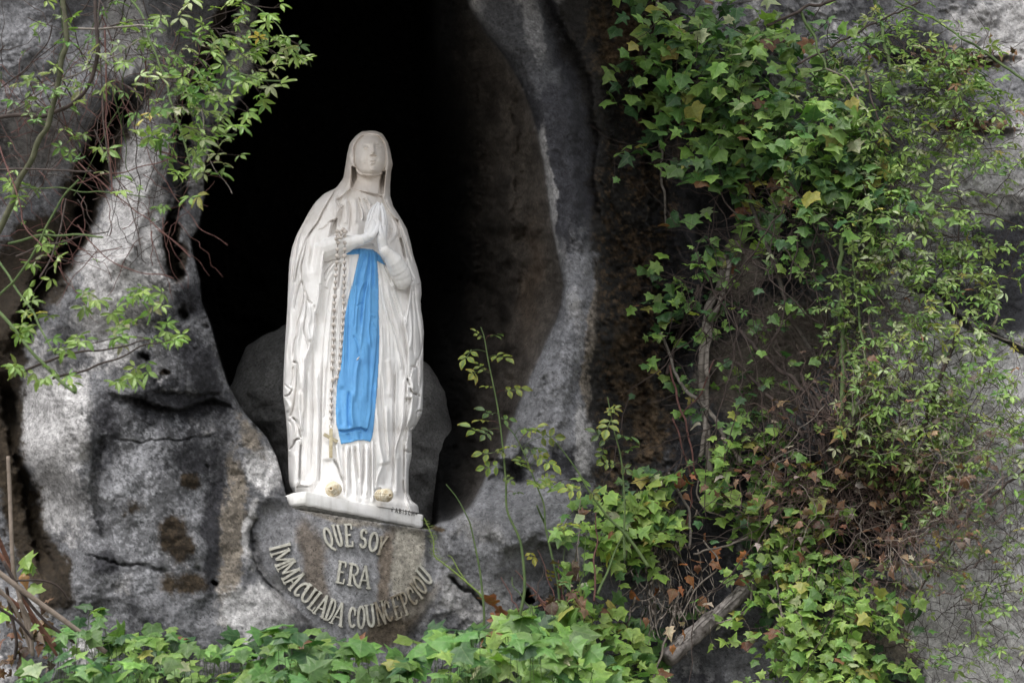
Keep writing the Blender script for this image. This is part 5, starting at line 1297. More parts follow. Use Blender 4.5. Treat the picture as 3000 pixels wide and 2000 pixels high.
def ivy_runner(pl_, x, y, ang, n, step, size, off, pal, mat=M_twig, up=.5, region=None, wander=.35, r=0.0022, kind='ivy', leafp=1.0, sizej=.3, spread=.45):
    """a runner that crawls over the rock, in photo pixels; one leaf per step"""
    pts = []; a = ang; o = off
    for k in range(n):
        if region is not None and not region(x, y): break
        Y = float(rockY(x, y)) ; o = max(0.015, o + rng.normal(0, 0.012))
        p = P(x, y, min(Y, 9.15) - o); pts.append(p)
        if rng.random() < leafp:
            sz = size(x, y) if callable(size) else size
            sz = sz * rng.uniform(1 - sizej, 1 + sizej)
            side = rng.choice([-1, 1]); la = a + side * rng.uniform(.5, 1.3)
            q = P(x + math.cos(la) * step * .45, y + math.sin(la) * step * .45, min(Y, 9.15) - o - rng.uniform(.01, .05))
            pl_.stem([p, (p + q) / 2 + [0, -.006, .004], q], 0.0009, mat)
            tip = np.array([math.cos(la) * .7, -0.25, -math.sin(la) * .7 - .6])
            pl_.leaf(q, leaf_frame(up, spread, tip), PX(sz), kind, pick(pal(x, y) if callable(pal) else pal))
        a += rng.normal(0, wander); x += math.cos(a) * step; y += math.sin(a) * step
    if len(pts) > 2: pl_.stem(cr(pts, 3), np.linspace(r, r * .5, len(cr(pts, 3))), mat)
def in_poly(pts):
    p = v2(pts); a = np.array(p)
    x0, y0 = a.min(0); x1, y1 = a.max(0)
    def f(x, y):
        if x < x0 or x > x1 or y < y0 or y > y1: return False
        r = False; n = len(p)
        for i in range(n):
            ax, ay = p[i]; bx, by = p[(i + 1) % n]
            if (ay > y) != (by > y) and x < (bx - ax) * (y - ay) / (by - ay) + ax: r = not r
        return r
    f.box = (x0, y0, x1, y1); f.area = 0.5 * abs(sum(p[i][0] * p[(i + 1) % len(p)][1] - p[(i + 1) % len(p)][0] * p[i][1] for i in range(len(p))))
    return f
def rand_in(f):
    x0, y0, x1, y1 = f.box
    while True:
        x, y = rng.uniform(x0, x1), rng.uniform(y0, y1)
        if f(x, y): return x, y
def dens(pts):       # density blobs: (x, y, rx, ry, weight) in the 2352 frame
    return lambda x, y: max([w * math.exp(-((x / V - bx) / rx) ** 2 - ((y / V - by) / ry) ** 2) for bx, by, rx, ry, w in pts] + [0])

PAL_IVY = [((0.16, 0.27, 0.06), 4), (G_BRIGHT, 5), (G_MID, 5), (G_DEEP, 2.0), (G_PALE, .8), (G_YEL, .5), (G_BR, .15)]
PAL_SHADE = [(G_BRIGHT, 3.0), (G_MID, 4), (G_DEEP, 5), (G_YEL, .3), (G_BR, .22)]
PAL_LIME = [((0.17, 0.27, 0.055), 6), (G_BRIGHT, 4), (G_MID, 1.5), (G_YEL, .7), (G_PALE, .3), (G_BR, .25)]
PAL_GC = [(G_BRIGHT, 4.0), ((0.085, 0.19, 0.05), 5), ((0.15, 0.26, 0.06), 2), (G_MID, 7), (G_DEEP, 3), (G_PALE, .25), (G_YEL, .3), (G_BR, .35)]
PAL_AKE = [((0.19, 0.285, 0.075), 6), ((0.14, 0.22, 0.06), 5), (G_MID, 2), (G_PALE, 2.2), (G_YEL, .5), (G_BR, .12)]
PAL_DRY = [((0.13, 0.065, 0.04), 4), ((0.07, 0.042, 0.03), 5), ((0.24, 0.15, 0.09), 2), ((0.30, 0.26, 0.22), 1)]

# ---- A. large ivy, upper right of the niche
def fill(pl_, reg, n, dn, size, off, pal, n_len=7, **kw):
    cnt = 0; tries = 0
    while cnt < n and tries < n * 60:
        tries += 1
        x, y = rand_in(reg)
        if dn is not None and rng.random() > dn(x, y): continue
        ivy_runner(pl_, x, y, rng.uniform(.3, 2.8), n_len, kw.get('step', 30), size, off(x, y) if callable(off) else off, pal, **{k: v for k, v in kw.items() if k != 'step'})
        cnt += 1
REG_A = in_poly([(1478, -40), (1480, 70), (1462, 120), (1500, 200), (1455, 275), (1560, 330), (1600, 420), (1640, 480), (1760, 500), (1880, 520), (2030, 540), (2075, 430), (2080, 300), (2040, 150), (2060, -40)])
pa = Plant()
dA = dens([(1620, 90, 140, 110, 1), (1720, 180, 180, 110, 1), (1850, 260, 150, 120, 1), (1600, 30, 130, 60, 1), (1950, 330, 110, 120, .9), (1800, 60, 130, 60, .7), (1520, 140, 50, 50, .7), (1880, 420, 130, 70, .6), (1700, 400, 60, 50, .35)])
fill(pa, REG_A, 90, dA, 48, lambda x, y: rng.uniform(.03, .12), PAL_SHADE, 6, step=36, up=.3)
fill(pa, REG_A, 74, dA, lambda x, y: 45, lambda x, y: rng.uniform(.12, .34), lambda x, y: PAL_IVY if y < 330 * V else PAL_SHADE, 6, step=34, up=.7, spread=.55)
for x, y, s_ in [(1590, 395, 70), (1692, 385, 72), (1740, 360, 58), (1882, 378, 62), (1908, 448, 62), (1962, 430, 56), (1975, 465, 56), (1590, 495, 44), (1622, 480, 40), (1470, 330, 34), (1440, 335, 34), (1492, 280, 44), (1530, 265, 44), (1500, 95, 50), (1545, 105, 50), (1480, 130, 44), (1500, 150, 40), (1512, 215, 48), (1540, 500, 36), (1690, 555, 40), (1560, 380, 36), (1510, 350, 30)]:
    q = P(x * V, y * V, min(9.1, float(rockY(x * V, y * V))) - rng.uniform(.10, .2)); pa.leaf(q, leaf_frame(.5, .35), PX(s_ * V * 1.0), 'ivy', pick(PAL_IVY))
def woody(pl_, pts, r0, r1, mat, off=.06, wob=6):
    p = cr(v2(pts), 8); p = p + np.stack([vnoise(p[:, 0] / 30, p[:, 1] / 30, 3), vnoise(p[:, 0] / 30, p[:, 1] / 30, 4)], -1) * wob
    Y = np.minimum(rockY(p[:, 0], p[:, 1]), 9.2); k = np.ones(9) / 9; Y = np.convolve(np.pad(Y, 4, 'edge'), k, 'valid') - off
    pl_.stem(P(p[:, 0], p[:, 1], Y), np.linspace(r0, r1, len(p)) * 0.00147, mat)
woody(pa, [(1508, 0), (1506, 80), (1512, 180), (1520, 260), (1518, 330), (1520, 400), (1530, 520)], 6, 4, M_greystem, .03)
woody(pa, [(1700, 330), (1712, 400), (1725, 460), (1742, 520), (1775, 590), (1795, 660), (1820, 740), (1862, 800), (1915, 880), (1960, 1000), (1970, 1100)], 7, 8, M_darkbark, .13)
pa.build('ivy_plant', 'large broad-leaved ivy cascading down the rock at the upper right of the niche', 'ivy')

# ---- B. smaller ivy sprigs in the middle
pb = Plant()
for cx, cy, n, sp_ in [(1500, 605, 5, 30), (1560, 640, 7, 34), (1620, 600, 5, 26), (1500, 690, 4, 24), (1540, 720, 6, 30), (1580, 690, 5, 26), (1660, 640, 4, 26), (1510, 760, 3, 16), (1560, 870, 4, 26), (1650, 720, 4, 30), (1740, 760, 4, 30), (1745, 870, 5, 26), (1760, 940, 5, 26), (1680, 850, 3, 20), (1500, 830, 3, 20), (1640, 560, 4, 24), (1880, 640, 6, 30), (1920, 700, 6, 30), (1850, 600, 5, 26), (1560, 950, 4, 24), (1690, 940, 4, 20), (1815, 700, 5, 26), (1760, 1010, 6, 30), (1600, 780, 3, 22)]:
    for k in range(n):
        x, y = (cx + rng.normal(0, sp_ * .6)) * V, (cy + rng.normal(0, sp_ * .45)) * V
        q = P(x, y, min(9.1, float(rockY(x, y))) - rng.uniform(.08, .2)); pb.leaf(q, leaf_frame(.5, .4), PX(rng.uniform(28, 44)), 'ivy', pick(PAL_IVY if rng.random() < .6 else PAL_SHADE))
    ivy_runner(pb, cx * V, cy * V, rng.uniform(0, 3), 4, 20, 30, .08, PAL_SHADE)
woody(pb, [(1660, 590), (1655, 650), (1630, 700), (1620, 760), (1616, 830), (1612, 900), (1618, 960), (1625, 1040), (1640, 1110)], 14, 11, M_greystem, .10)
woody(pb, [(1672, 600), (1668, 660), (1645, 710), (1628, 770), (1626, 860), (1622, 930), (1610, 1050)], 8, 7, M_greystem, .13)
woody(pb, [(1600, 650), (1590, 700), (1560, 770), (1545, 820), (1530, 860)], 5, 6, M_twig, .12)
woody(pb, [(1510, 760), (1540, 820), (1565, 880), (1600, 920), (1640, 960), (1662, 1000), (1700, 1060)], 4, 8, M_greystem, .14)
woody(pb, [(1540, 840), (1552, 900), (1570, 960), (1590, 1030), (1600, 1100)], 4, 3, M_redstem, .15)
woody(pb, [(1640, 830), (1610, 900), (1560, 960)], 2.5, 2, M_redstem, .15)
woody(pb, [(1700, 760), (1760, 820), (1830, 880), (1880, 930), (1920, 980)], 6, 8, M_twig, .2)
woody(pb, [(1690, 830), (1750, 890), (1800, 950), (1850, 1010)], 5, 6, M_twig, .2)
woody(pb, [(1525, 620), (1560, 640), (1640, 670), (1720, 720), (1800, 730)], 3, 3, M_twig, .16)
pb.build('ivy_plant', 'sparse ivy with a thick grey woody stem climbing up the dark mossy rock', 'ivy')

# ---- C. ivy lower right: bright small leaves in hanging masses
PLC = []
for (poly, blobs, n, size, label) in [
    ([(1340, 1100), (1400, 1060), (1480, 1040), (1560, 1090), (1640, 1130), (1620, 1250), (1560, 1330), (1500, 1420), (1560, 1568), (1500, 1640), (1380, 1640), (1250, 1500), (1230, 1380), (1330, 1330)],
     [(1430, 1140, 90, 70, 1), (1520, 1110, 80, 60, .9), (1400, 1230, 70, 60, .6), (1370, 1400, 110, 60, 1), (1450, 1500, 90, 70, .9), (1560, 1060, 40, 40, .5), (1400, 1300, 60, 50, .3)], 62, 38, 'bright young ivy spreading over the foot of the rock column right of the pedestal'),
    ([(1640, 990), (1700, 960), (1850, 980), (1900, 1060), (1880, 1160), (1800, 1200), (1720, 1180), (1650, 1080)],
     [(1700, 1030, 70, 50, 1), (1790, 1040, 70, 50, 1), (1830, 1110, 60, 60, .7), (1740, 1120, 60, 50, .6)], 22, 40, 'ivy clump with pale lobed leaves around the slanting grey stem'),
    ([(1720, 1180), (1860, 1160), (1980, 1230), (2100, 1290), (2060, 1420), (2010, 1460), (2130, 1568), (2100, 1640), (1760, 1640), (1740, 1480), (1700, 1330)],
     [(1830, 1260, 90, 70, .9), (1900, 1330, 110, 80, 1), (1860, 1430, 100, 80, 1), (1980, 1500, 100, 80, 1), (1800, 1540, 70, 60, .6), (2040, 1400, 60, 60, .6), (1760, 1350, 30, 80, .4)], 105, 33, 'dense curtain of small bright ivy leaves hanging at the lower right'),
]:
    reg = in_poly(poly); p_ = Plant(); dn = dens(blobs)
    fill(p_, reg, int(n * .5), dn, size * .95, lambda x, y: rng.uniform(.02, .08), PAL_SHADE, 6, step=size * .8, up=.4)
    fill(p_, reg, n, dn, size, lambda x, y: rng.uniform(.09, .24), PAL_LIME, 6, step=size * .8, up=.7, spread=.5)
    p_.build('ivy_plant', label, 'ivy')

# ---- D. ground cover along the bottom, larger leaves
REG_D = in_poly([(20, 1560), (90, 1500), (130, 1410), (170, 1372), (230, 1385), (300, 1400), (350, 1420), (420, 1430), (470, 1470), (540, 1462), (600, 1440), (640, 1410), (690, 1420), (740, 1470), (840, 1455), (900, 1480), (950, 1430), (1000, 1400), (1060, 1408), (1130, 1430), (1200, 1400), (1290, 1400), (1400, 1460), (1480, 1568), (1500, 1900), (0, 1900)])
for (x0, x1, label) in [(0, 520, 'green ivy leaves in front of the stained rock at the lower left'), (520, 960, 'broad ivy leaves below the lettered pedestal at the bottom centre'), (960, 1520, 'thick bed of large ivy leaves at the bottom right of the pedestal')]:
    p_ = Plant()
    reg = lambda x, y, x0=x0, x1=x1: x0 * V - 30 < x < x1 * V + 30 and REG_D(x, y)
    reg.box = (x0 * V, 1370 * V, x1 * V, 1700 * V)
    sz = 56 if x0 == 0 else 76
    n = int((x1 - x0) / 9.0)
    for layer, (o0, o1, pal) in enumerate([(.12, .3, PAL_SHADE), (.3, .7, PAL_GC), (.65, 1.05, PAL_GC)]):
        for _ in range(n):
            x, y = rand_in(reg)
            # nearer layers sit lower in the picture
            if layer == 2 and y < 1450 * V: y += rng.uniform(30, 110) * V
            if y > 2150: continue
            o = rng.uniform(o0, o1)
            a = rng.uniform(0, 6.28)
            for k in range(int(rng.integers(1, 4))):
                xx, yy = x + k * 38 * math.cos(a) + rng.normal(0, 8), y + k * 26 * math.sin(a) + rng.normal(0, 8)
                if not REG_D(xx, yy): continue
                Yq = 8.55 - o
                q = P(xx, yy, Yq); g = q + np.array([rng.normal(0, .03), .05 + rng.uniform(0, .06), -rng.uniform(.12, .25)])
                p_.stem(cr([g, (g + q) / 2 + [0, 0.02, -.01], q], 3), .0013, M_greenstem)
                p_.leaf(q, leaf_frame(1.0, .5, (rng.normal(0, .5), -.8, -.5)), PX(sz * rng.uniform(.6, 1.15), Yq), 'ivy', pick(pal))
    p_.build('ivy_plant', label, 'ivy')
# ---- E. five-fingered creeper (small palmate leaves) over the right-hand rock
def spray(pl_, x, y, ang, n, step, off, size, pal, mat, r=1.7, lp=.8, depth=0, grow=.01, region=None, kind='palm', wander=.2, gravity=0.0, Yf=None, br=.10, jit=.012, tw=.0):
    """an arching twig that may branch; leaves along it; px units in the 3000 px frame"""
    pts = []; a = ang; o = off
    for k in range(n):
        if region is not None and not region(x, y): break
        Y = (Yf if Yf is not None else min(float(rockY(x, y)), 9.1)) - o
        if Yf is None and pts: Y = .6 * Y + .4 * pts[-1][1]
        p = P(x, y, Y) + rng.normal(0, jit, 3) * .4; pts.append(p)
        if k > 0 and rng.random() < lp:
            side = rng.choice([-1, 1]); la = a + side * rng.uniform(.4, 1.4); ln = size * rng.uniform(.35, .75)
            q = P(x + math.cos(la) * ln, y + math.sin(la) * ln, Y - rng.uniform(0, .05))
            pl_.stem([p, q], .0007, mat)
            sz = size * rng.uniform(.7, 1.3)
            pl_.leaf(q, leaf_frame(.9, .6, (math.cos(la), -.4, -math.sin(la) * .8 - .25)), PX(sz, Y), kind, pick(pal(x, y) if callable(pal) else pal))
        if depth > 0 and rng.random() < br:
            spray(pl_, x, y, a + rng.choice([-1, 1]) * rng.uniform(.4, 1.0), int(n * .55), step, o, size, pal, mat, r * .65, lp, depth - 1, grow, region, kind, wander, gravity, Yf, br, jit)
        a += rng.normal(0, wander); a += gravity * math.cos(a); x += math.cos(a) * step; y += math.sin(a) * step; o = max(.03, o + rng.normal(grow, abs(grow)))
    if len(pts) > 2:
        c = cr(pts, 2); pl_.stem(c, np.linspace(r, r * .45, len(c)) * .00147, mat)
def spray_fill(pl_, reg, num, dn, angs, **kw):
    c = t = 0
    while c < num and t < num * 60:
        t += 1; x, y = rand_in(reg)
        if dn is not None and rng.random() > dn(x, y): continue
        spray(pl_, x, y, rng.uniform(*angs), region=None, **kw); c += 1

box = lambda x0, y0, x1, y1: in_poly([(x0, y0), (x1, y0), (x1, y1), (x0, y1)])
pw = Plant()
dW = dens([(1700, 700, 130, 220, 1), (1800, 850, 130, 160, 1), (1690, 950, 90, 120, .7), (1880, 560, 110, 110, .9), (1900, 980, 110, 70, .8), (1780, 450, 120, 70, .6), (1640, 420, 40, 100, .3)])
spray_fill(pw, box(1590, 300, 2010, 1100), 100, dW, (-3, 3), n=13, step=26, off=.14, size=26, pal=PAL_SHADE, mat=M_twig, r=2.0, depth=2, grow=.004, lp=.05, br=.14, wander=.16, kind='ivy')
spray_fill(pw, box(1600, 300, 2010, 1100), 22, dW, (.8, 2.2), n=20, step=30, off=.2, size=26, pal=PAL_SHADE, mat=M_twig, r=2.8, depth=1, grow=.002, lp=.04, br=.1, wander=.1, kind='ivy')
pw.build('bramble_tangle', 'net of thin dark bare twigs in front of the shaded rock between ivy and creeper', 'bramble', maxstems=60)
pe = Plant()
d1 = dens([(2000, 130, 150, 110, 1), (2090, 230, 130, 110, 1), (2130, 330, 110, 90, .9), (1960, 60, 110, 60, .8), (2050, 400, 110, 90, .7), (1900, 200, 90, 80, .5)])
spray_fill(pe, box(1820, -20, 2260, 500), 64, d1, (-1.2, 1.0), n=8, step=26, off=.22, size=44, pal=PAL_AKE, mat=M_twig, depth=1, grow=.012, lp=1.0, gravity=.05)
for pts, r0, r1, m in [([(2360, 190), (2250, 110), (2170, 60), (2100, 20), (2020, -10)], 4, 3, M_greenstem), ([(1760, 60), (1850, 20), (1940, -10)], 5, 5, M_twig), ([(1830, 150), (1920, 100), (2000, 60), (2110, 5)], 4, 3, M_twig), ([(2010, 0), (2030, 100), (2060, 200)], 6, 5, M_greenstem), ([(1990, 170), (2010, 260), (2060, 330)], 3, 3, M_twig), ([(1840, 20), (1880, 110), (1905, 170)], 5, 3, M_greenstem), ([(1900, 160), (1945, 180), (1975, 240), (1990, 290)], 3, 2.4, M_root)]:
    woody(pe, pts, r0, r1, m, .3)
pe.build('creeper_plant', 'mass of small pale green five-fingered leaves at the top right beside the broad ivy', 'climbing plant', maxstems=30)

pf = Plant()
d2 = dens([(2050, 500, 110, 90, 1), (2150, 560, 120, 90, .9), (2100, 700, 120, 100, .8), (2250, 530, 90, 60, .8), (2010, 640, 90, 100, .8), (1960, 800, 90, 110, .7), (2100, 850, 120, 90, 1), (2000, 900, 110, 80, .9), (2200, 420, 60, 50, .5), (2250, 680, 60, 40, .4), (2180, 640, 100, 50, .6), (2230, 880, 80, 60, .4), (1900, 560, 70, 70, .7)])
spray_fill(pf, box(1830, 430, 2352, 1000), 88, d2, (-1.3, 1.3), n=8, step=25, off=.2, size=42, pal=PAL_AKE, mat=M_twig, depth=1, grow=.010, lp=.85, gravity=.05)
spray_fill(pf, box(1850, 430, 2330, 1000), 60, d2, (-2.5, 2.5), n=12, step=24, off=.12, size=30, pal=PAL_AKE, mat=M_twig, r=1.4, depth=2, grow=.006, lp=.12, br=.2, wander=.3)
for pts, r0, r1, m in [([(1932, 540), (1930, 660), (1934, 780), (1938, 900), (1930, 1010)], 7, 8, M_greenstem), ([(1960, 540), (1965, 660), (1985, 800), (1995, 940)], 4, 4, M_greenstem), ([(1985, 560), (1990, 700), (2015, 830)], 3.4, 3, M_twig), ([(2203, 500), (2200, 640), (2195, 760)], 2.4, 2, M_twig), ([(2110, 1010), (2150, 900), (2190, 790), (2203, 740)], 7, 5, M_twig), ([(2203, 740), (2180, 700), (2120, 640), (2060, 590)], 3, 2.4, M_twig),
                       ([(2060, 430), (2150, 470), (2250, 490), (2352, 520)], 2.4, 2, M_twig), ([(2150, 560), (2180, 620), (2262, 640), (2290, 700), (2285, 740), (2270, 760)], 3, 3.6, M_root), ([(2270, 765), (2310, 780), (2352, 800)], 3.4, 3, M_greystem), ([(1860, 900), (1890, 800), (1900, 700)], 3, 3, M_twig), ([(1880, 1010), (1920, 1090), (1960, 1180)], 6, 6, M_twig), ([(1840, 860), (1880, 960), (1900, 1060)], 5, 5, M_twig)]:
    woody(pf, pts, r0, r1, m, .22)
pf.build('creeper_plant', 'five-fingered creeper trailing over the pale rock halfway up the right side', 'climbing plant', maxstems=30)

pg = Plant()
d3 = dens([(2000, 960, 110, 60, .9), (2080, 1000, 110, 70, .8), (2200, 960, 100, 60, .7), (2290, 980, 80, 80, .5), (2120, 1160, 110, 70, .35), (2120, 1290, 60, 50, .9), (2170, 1330, 70, 60, .8), (2060, 1230, 60, 40, .4), (2210, 1400, 60, 60, .4), (2260, 1180, 60, 60, .25), (2150, 1450, 60, 80, .25), (2300, 1300, 60, 200, .12)])
spray_fill(pg, box(1880, 900, 2352, 1560), 74, d3, (-1.2, 1.2), n=7, step=24, off=.16, size=40, pal=PAL_AKE, mat=M_twig, depth=1, grow=.008, lp=.85, gravity=.05)
spray_fill(pg, box(1980, 1000, 2352, 1560), 80, dens([(2200, 1060, 200, 100, 1), (2280, 1200, 120, 200, .7), (2150, 1430, 120, 120, .5)]), (-3, 3), n=13, step=23, off=.06, size=28, pal=PAL_AKE, mat=M_twig, r=1.1, depth=2, grow=.003, lp=.05, br=.22, wander=.25)
for pts, r0, r1, m in [([(2352, 1080), (2290, 1130), (2230, 1180), (2160, 1280), (2100, 1370)], 4, 2.5, M_twig), ([(2352, 1060), (2270, 1130), (2180, 1190), (2080, 1230)], 3.4, 3, M_greystem), ([(2150, 1080), (2190, 1150), (2180, 1190)], 3, 2, M_root)]:
    woody(pg, pts, r0, r1, m, .18)
pg.build('creeper_plant', 'thin creeper with sparse five-fingered leaves on the rock at the lower right edge', 'climbing plant', maxstems=30)

# ---- F. tangle of dead brown twigs and dry leaves on the right
pt = Plant()
M_brtwig = stem_mat('brown_twig', (0.045, 0.03, 0.025), (0.14, 0.10, 0.085))
d4 = dens([(1980, 1060, 120, 70, 1), (2080, 1100, 120, 80, 1), (1960, 1160, 110, 70, 1), (2060, 1200, 90, 70, .8), (2180, 1080, 100, 40, .8), (1860, 1090, 70, 60, .6), (2000, 1000, 110, 40, .7), (1900, 940, 80, 60, .5)])
spray_fill(pt, box(1780, 900, 2300, 1330), 210, d4, (-3, 3), n=11, step=22, off=.2, size=24, pal=PAL_DRY, mat=M_brtwig, r=1.7, depth=1, grow=.008, lp=.10, br=.15, wander=.3, kind='dry')
spray_fill(pt, box(1780, 900, 2300, 1330), 34, d4, (-3, 3), n=11, step=20, off=.28, size=26, pal=PAL_DRY, mat=M_root, r=1.3, depth=1, grow=.008, lp=.05, br=.12, wander=.35, kind='dry')
c = t = 0
while c < 70:
    x, y = rand_in(box(1780, 950, 2300, 1330))
    if rng.random() > dens([(2180, 1075, 90, 28, 1), (2230, 1100, 40, 20, 1), (1950, 1180, 120, 60, .7), (1860, 1060, 40, 40, .5), (2050, 1130, 100, 60, .6)])(x, y): continue
    q = P(x, y, min(9.1, float(rockY(x, y))) - rng.uniform(.1, .32)); pt.leaf(q, leaf_frame(.3, 1.0), PX(rng.uniform(14, 36)), 'dry', pick(PAL_DRY)); c += 1
pt.build('dead_twig_tangle', 'dense tangle of dead brown twigs and withered leaves on the right side', 'dead twigs', maxstems=30)
# litter on the ledges
for cx, cy, rx, ry, label in [(2230, 285, 75, 12, 'brown leaf litter lying on the lower of two rock ledges at the top right'), (2200, 130, 110, 26, 'brown leaf litter and stalks on the upper rock ledge at the top right')]:
    pl2 = Plant()
    for k in range(110):
        x, y = (cx + rng.normal(0, rx * .6)) * V, (cy + rng.normal(0, ry * .6)) * V
        pl2.leaf(P(x, y, float(rockY(x, y)) - rng.uniform(.01, .08)), leaf_frame(.6, 1.1), PX(rng.uniform(12, 24)), 'dry', pick(PAL_DRY))
    for k in range(26):
        x, y = (cx + rng.normal(0, rx * .7)) * V, (cy + rng.normal(0, ry)) * V
        spray(pl2, x, y, rng.uniform(-3, 3), 9, 18, .04, 20, PAL_DRY, M_twig, 1.3, 0, 0, .004)
    pl2.build('leaf_litter', label, 'leaf litter', maxstems=8)

# ---- G. roots, fallen branch and red shoots between the ivy masses
pr = Plant()
for k in range(120):
    x, y = (rng.normal(1525, 55)) * V, rng.uniform(1150, 1400) * V
    n = int(rng.integers(6, 15)); a = 1.57 + rng.normal(0, .5); pts = []
    for i in range(n):
        pts.append(P(x, y, min(9.1, float(rockY(x, y))) - .06 - .10 * rng.random()))
        a += rng.normal(0, .45); a += (1.57 - a) * .25; x += math.cos(a) * 15; y += math.sin(a) * 15
    c_ = cr(pts, 2); pr.stem(c_, np.linspace(rng.uniform(1.2, 3.6), .8, len(c_)) * .00147, M_root)
for pts, r0, r1, m in [([(1545, 960), (1575, 1050), (1590, 1120), (1580, 1200)], 3, 2.6, M_redstem), ([(1530, 1080), (1560, 1130), (1585, 1180), (1580, 1260)], 5, 4, M_greystem), ([(1600, 1100), (1610, 1160), (1660, 1185), (1740, 1180)], 3, 2, M_root), ([(1740, 1220), (1700, 1240), (1650, 1255), (1590, 1270)], 3.5, 3, M_root), ([(1760, 1210), (1765, 1290), (1790, 1360), (1800, 1450), (1830, 1560)], 3.2, 3, M_root),
                       ([(1560, 1350), (1545, 1430), (1520, 1500), (1500, 1568)], 3.4, 3, M_root), ([(1760, 1360), (1800, 1420), (1770, 1480), (1800, 1540), (1860, 1568)], 3, 2.4, M_root), ([(1620, 1240), (1650, 1300), (1600, 1350), (1560, 1420)], 2.6, 2, M_root), ([(1730, 1340), (1720, 1390), (1680, 1420), (1640, 1430)], 4, 3, M_root)]:
    woody(pr, pts, r0, r1, m, .14)
for k in range(46):
    x, y = rng.normal(1570, 80) * V, rng.uniform(1080, 1500) * V
    pr.leaf(P(x, y, float(rockY(x, y)) - rng.uniform(.1, .22)), leaf_frame(.3, .9), PX(rng.uniform(22, 42)), 'dry', pick([((0.34, 0.13, 0.05), 4), ((0.20, 0.09, 0.05), 4), ((.4, .32, .25), 1)]))
pr.build('hanging_roots', 'pale twisted hanging roots and orange dead leaves between two ivy masses', 'roots', maxstems=60)
# fallen branch with shaggy bark
pts = cr(v2([(1530, 1512), (1580, 1468), (1640, 1420), (1700, 1365), (1728, 1338)]), 14)
Yl = rockY(pts[:, 0], pts[:, 1]).mean() - .12
ln = P(pts[:, 0], pts[:, 1], np.full(len(pts), Yl) + np.linspace(-.05, .05, len(pts))); kk = 20; rad = 25 * .00147 * (1 - .25 * np.linspace(0, 1, len(pts)))
Vt, Ft = tubes([ln], [rad], kk)
nr_ = len(ln) * kk; cidx = np.repeat(np.arange(len(ln)), kk); dirv = Vt[:nr_] - ln[cidx]
aa = np.tile(np.arange(kk), len(ln)); bark = vnoise(aa * .9, cidx * .12, 5) + .6 * vnoise(aa * 1.3, cidx * .35, 9)
Vt[:nr_] = ln[cidx] + dirv * (1 + .28 * bark[:, None])
br = thing('fallen_branch', 'rough grey fallen branch with peeling bark lying slanted at the lower centre right', 'branch', tuple(ln[0]))
part(mesh_np('wood', Vt, Ft, stem_mat('peeling_bark', (0.06, 0.05, 0.045), (0.26, 0.235, 0.22))), br)
M_fl = stem_mat('bark_flake', (0.10, 0.088, 0.08), (0.34, 0.31, 0.29))
for k in range(70):
    i = int(rng.integers(2, len(ln) - 6)); th = rng.uniform(-1.9, .6); up_ = np.array([0, math.cos(th) * -1, -math.sin(th) * .9 + .3]); up_ /= np.linalg.norm(up_)
    p0 = ln[i] + up_ * rad[i] * 1.08; p1 = ln[min(i + int(rng.integers(3, 7)), len(ln) - 1)] + up_ * rad[i] * 1.1 + up_ * rng.uniform(0, .012)
    q = np.cross(p1 - p0, up_); q /= np.linalg.norm(q); q *= rng.uniform(.003, .008)
    Vf = np.array([p0 - q, p0 + q, p1 + q * .6, p1 - q * .6]); Vf = np.vstack([Vf, Vf - up_ * .004])
    o = mesh_np('bark_flake', Vf, np.array([(0, 1, 2, 3), (7, 6, 5, 4), (0, 4, 5, 1), (1, 5, 6, 2), (2, 6, 7, 3), (3, 7, 4, 0)]), M_fl, smooth=False); part(o, br)

# ---- H. rose canes rising in front of the rock right of the pedestal
def cane(pts, r0, r1, mat, Y0_, Y1_):
    p = cr(pts, 8); Y = np.linspace(Y0_, Y1_, len(p)); return P(p[:, 0], p[:, 1], Y), np.linspace(r0, r1, len(p)) * .00147, p, Y
def cane_plant(pts, r0, r1, leaves, label, Y0_=8.35, Y1_=8.25, size=60, kind='rose', mat=None, extra=(), pal=None, thorns=True):
    pl3 = Plant(); ln, r, p2, Y = cane(pts, r0, r1, mat or M_greenstem, Y0_, Y1_); pl3.stem(ln, r, mat or M_greenstem)
    for x, y, s_, dx, dy in leaves:
        i = int(np.argmin((p2[:, 0] - x) ** 2 + (p2[:, 1] - y - 10) ** 2)); q = P(x, y, Y[i] - .03)
        pl3.stem(cr([ln[i], (ln[i] + q) / 2 + [0, 0, .008], q], 3), .0010, M_redstem if rng.random() < .4 else M_greenstem)
        pl3.leaf(q, leaf_frame(.6, .45, (dx, -.2, dy)), PX(s_, Y[i]), kind, pick(pal or [((0.085, 0.14, 0.04), 5), ((0.12, 0.17, 0.05), 3), ((0.05, 0.10, 0.04), 2)]))
    if thorns:
        for i in range(6, len(ln) - 4, 7):
            d = rng.normal(0, 1, 3); d[2] = 0; d /= np.linalg.norm(d); pl3.stem([ln[i], ln[i] + d * (r[i] + .005) + [0, 0, -.003]], np.array([.0016, .0002]), M_redstem)
    for pp, rr, mm in extra:
        ln2, r2, _, _ = cane(pp, rr, rr * .6, mm, Y0_ - .02, Y1_ - .02); pl3.stem(ln2, r2, mm)
    return pl3.build('rose_cane', label, 'rose cane', 'rose canes growing beside the niche')
c7n = lambda p: [(1200 + x / 2.24, 900 + y / 2.24) for x, y in p]
c8n = lambda p: [(1100 + x / 2.94, 1500 + y / 2.94) for x, y in p]
L7 = lambda lst: [(1200 + x / 2.24, 900 + y / 2.24, s, dx, dy) for x, y, s, dx, dy in lst]
